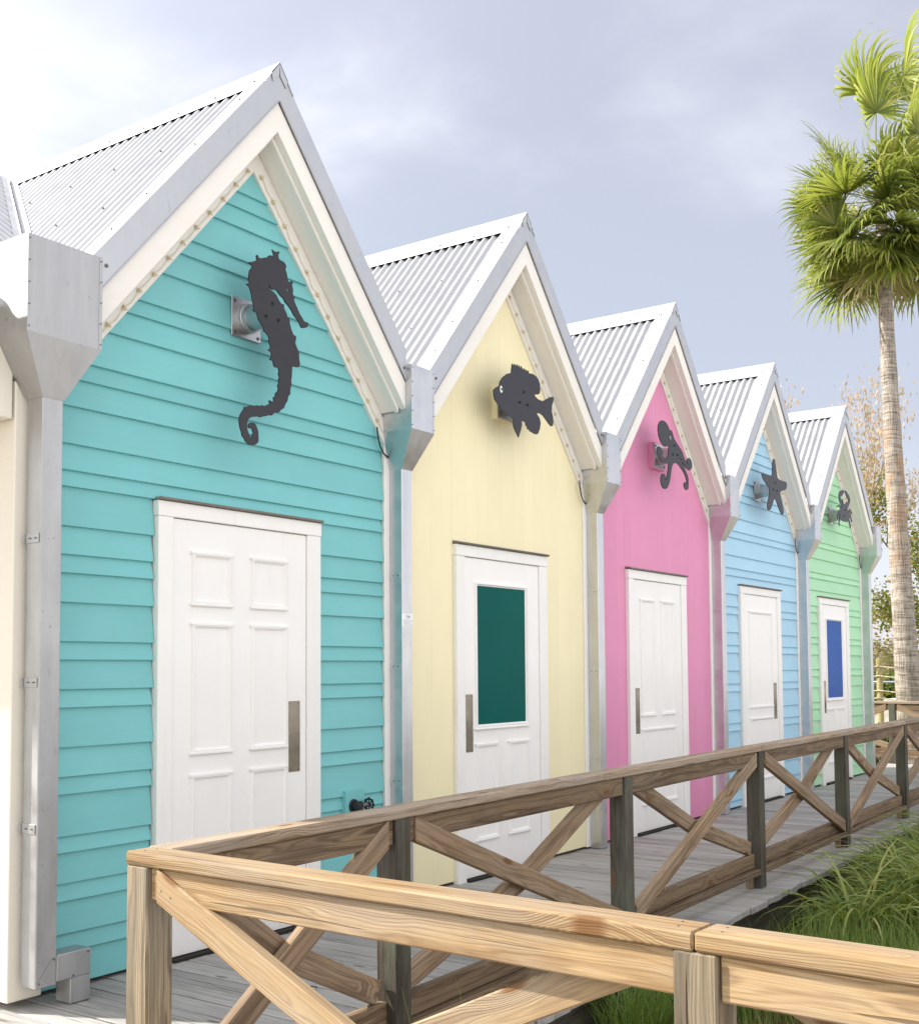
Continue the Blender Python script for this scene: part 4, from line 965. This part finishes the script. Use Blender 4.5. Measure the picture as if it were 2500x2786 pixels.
tree('young_tree', (24.0, 4.1, -.4), 'thin leafless sapling beyond the last downpipe', 1.4, 1.0, 4, .04, .7, .2, 'tan_leaf', 1, .07, False, 15, 'bark', scat=.2)

# ---------------------------------------------------------------- things beyond the far railing
def leafy(name, centre, size, count, ls, m, label, seed):
    rg = random.Random(seed); st = []
    for k in range(count):
        q = Vector((rg.gauss(0, .38) * size[0], rg.gauss(0, .38) * size[1], abs(rg.random()) ** .8 * size[2])); d2 = Vector((rg.gauss(0, 1), rg.gauss(0, 1), rg.gauss(.3, .8))).normalized() * ls * rg.uniform(.6, 1.3); sd = d2.cross(Vector((rg.gauss(0, 1), rg.gauss(0, 1), rg.gauss(0, 1)))).normalized() * ls * .35
        st.append(([q, q + d2 * .5 - sd, q + d2], [q, q + d2 * .5 + sd, q + d2], rg.random()))
    r = root(name, centre, label, 'shrub'); strips_mesh('foliage', st, m, r)
    bm = bmesh.new()
    for k in range(5): a = k * 1.26; tube(bm, [(0, 0, 0), (math.cos(a) * size[0] * .3, math.sin(a) * size[1] * .3, size[2] * .7)], [.02, .008], 5)
    fin('stems', bm, 'bark', r); return r
leafy('shrub', (15.6, 1.05, -.36), (.5, .6, .75), 900, .09, 'hedge_leaf', 'small yellow-green shrub under the far railing', 4)
leafy('shrub', (15.2, -.55, -.36), (.5, .5, .6), 700, .09, 'hedge_leaf', 'low dark shrub beside the palm base', 6)
rg = random.Random(31); st = []
for k in range(7000):
    q = Vector((38 + rg.gauss(0, .6), rg.uniform(2, 14), -.4 + rg.random() ** .7 * 1.55)); d2 = Vector((rg.gauss(0, 1), rg.gauss(0, 1), rg.gauss(0, 1))).normalized() * .22; sd = d2.cross(Vector((rg.gauss(0, 1), rg.gauss(0, 1), 1))).normalized() * .09
    st.append(([q, q + d2 * .5 - sd, q + d2], [q, q + d2 * .5 + sd, q + d2], rg.random()))
hg = root('hedge', (38, 8, -.4), 'dark clipped hedge behind the rope fence', 'hedge')
o = strips_mesh('foliage', st, 'hedge_leaf', hg, (-38, -8, .4))
rf = root('rope_fence', (24.2, 3.3, -.36), 'rope fence strung between a stout yellow-green timber post', 'fence')
for y in (-2.6, 0.0, 2.6):
    bm = bmesh.new(); cyl(bm, (0, y, 0), (0, y, 1.98), .078, .074, 16); fin('post', bm, 'log_yellow', rf, bev=.006)
for z in (1.78, 1.55, 1.20, 1.02):
    bm = bmesh.new(); pts = []
    for k in range(33): y = -2.6 + 5.2 * k / 32; pts.append((-.08, y, z - .10 * abs(math.sin(math.pi * (y + 2.6) / 2.6))))
    tube(bm, pts, .017, 6); fin('rope', bm, 'rope', rf, smooth=True)
bm = bmesh.new(); cyl(bm, (25.2, -1, 1.03), (25.2, 9, 1.03), .03, .03, 8)
for y in (0, 3, 6): cyl(bm, (25.2, y, -.36), (25.2, y, 1.0), .025, .025, 8)
tag(fin('pipe_rail', bm, 'pipe_rail'), 'blue-grey metal pipe rail behind the rope fence', 'rail')
bm = bmesh.new(); prism(bm, [(0, 0), (3.2, 0), (3.2, .95), (1.3, .95), (0, .55)], 0, .3)
o = tag(fin('ramp_wall', bm, 'concrete', bev=.02), 'low pale concrete ramp wall behind the palm', 'wall'); o.location = (26.5, 5.0, -.36); o.rotation_euler = (0, 0, R_(-90))
bm = bmesh.new()
for a, b_, z in (((16.3, 1.9), (16.3, -1.2), .0),): bx(bm, 16.2, 17.2, -1.3, 2.2, -.36, -.20)
tag(fin('low_step', bm, 'concrete', bev=.02), 'low pale step on the ground beyond the far railing', 'step')
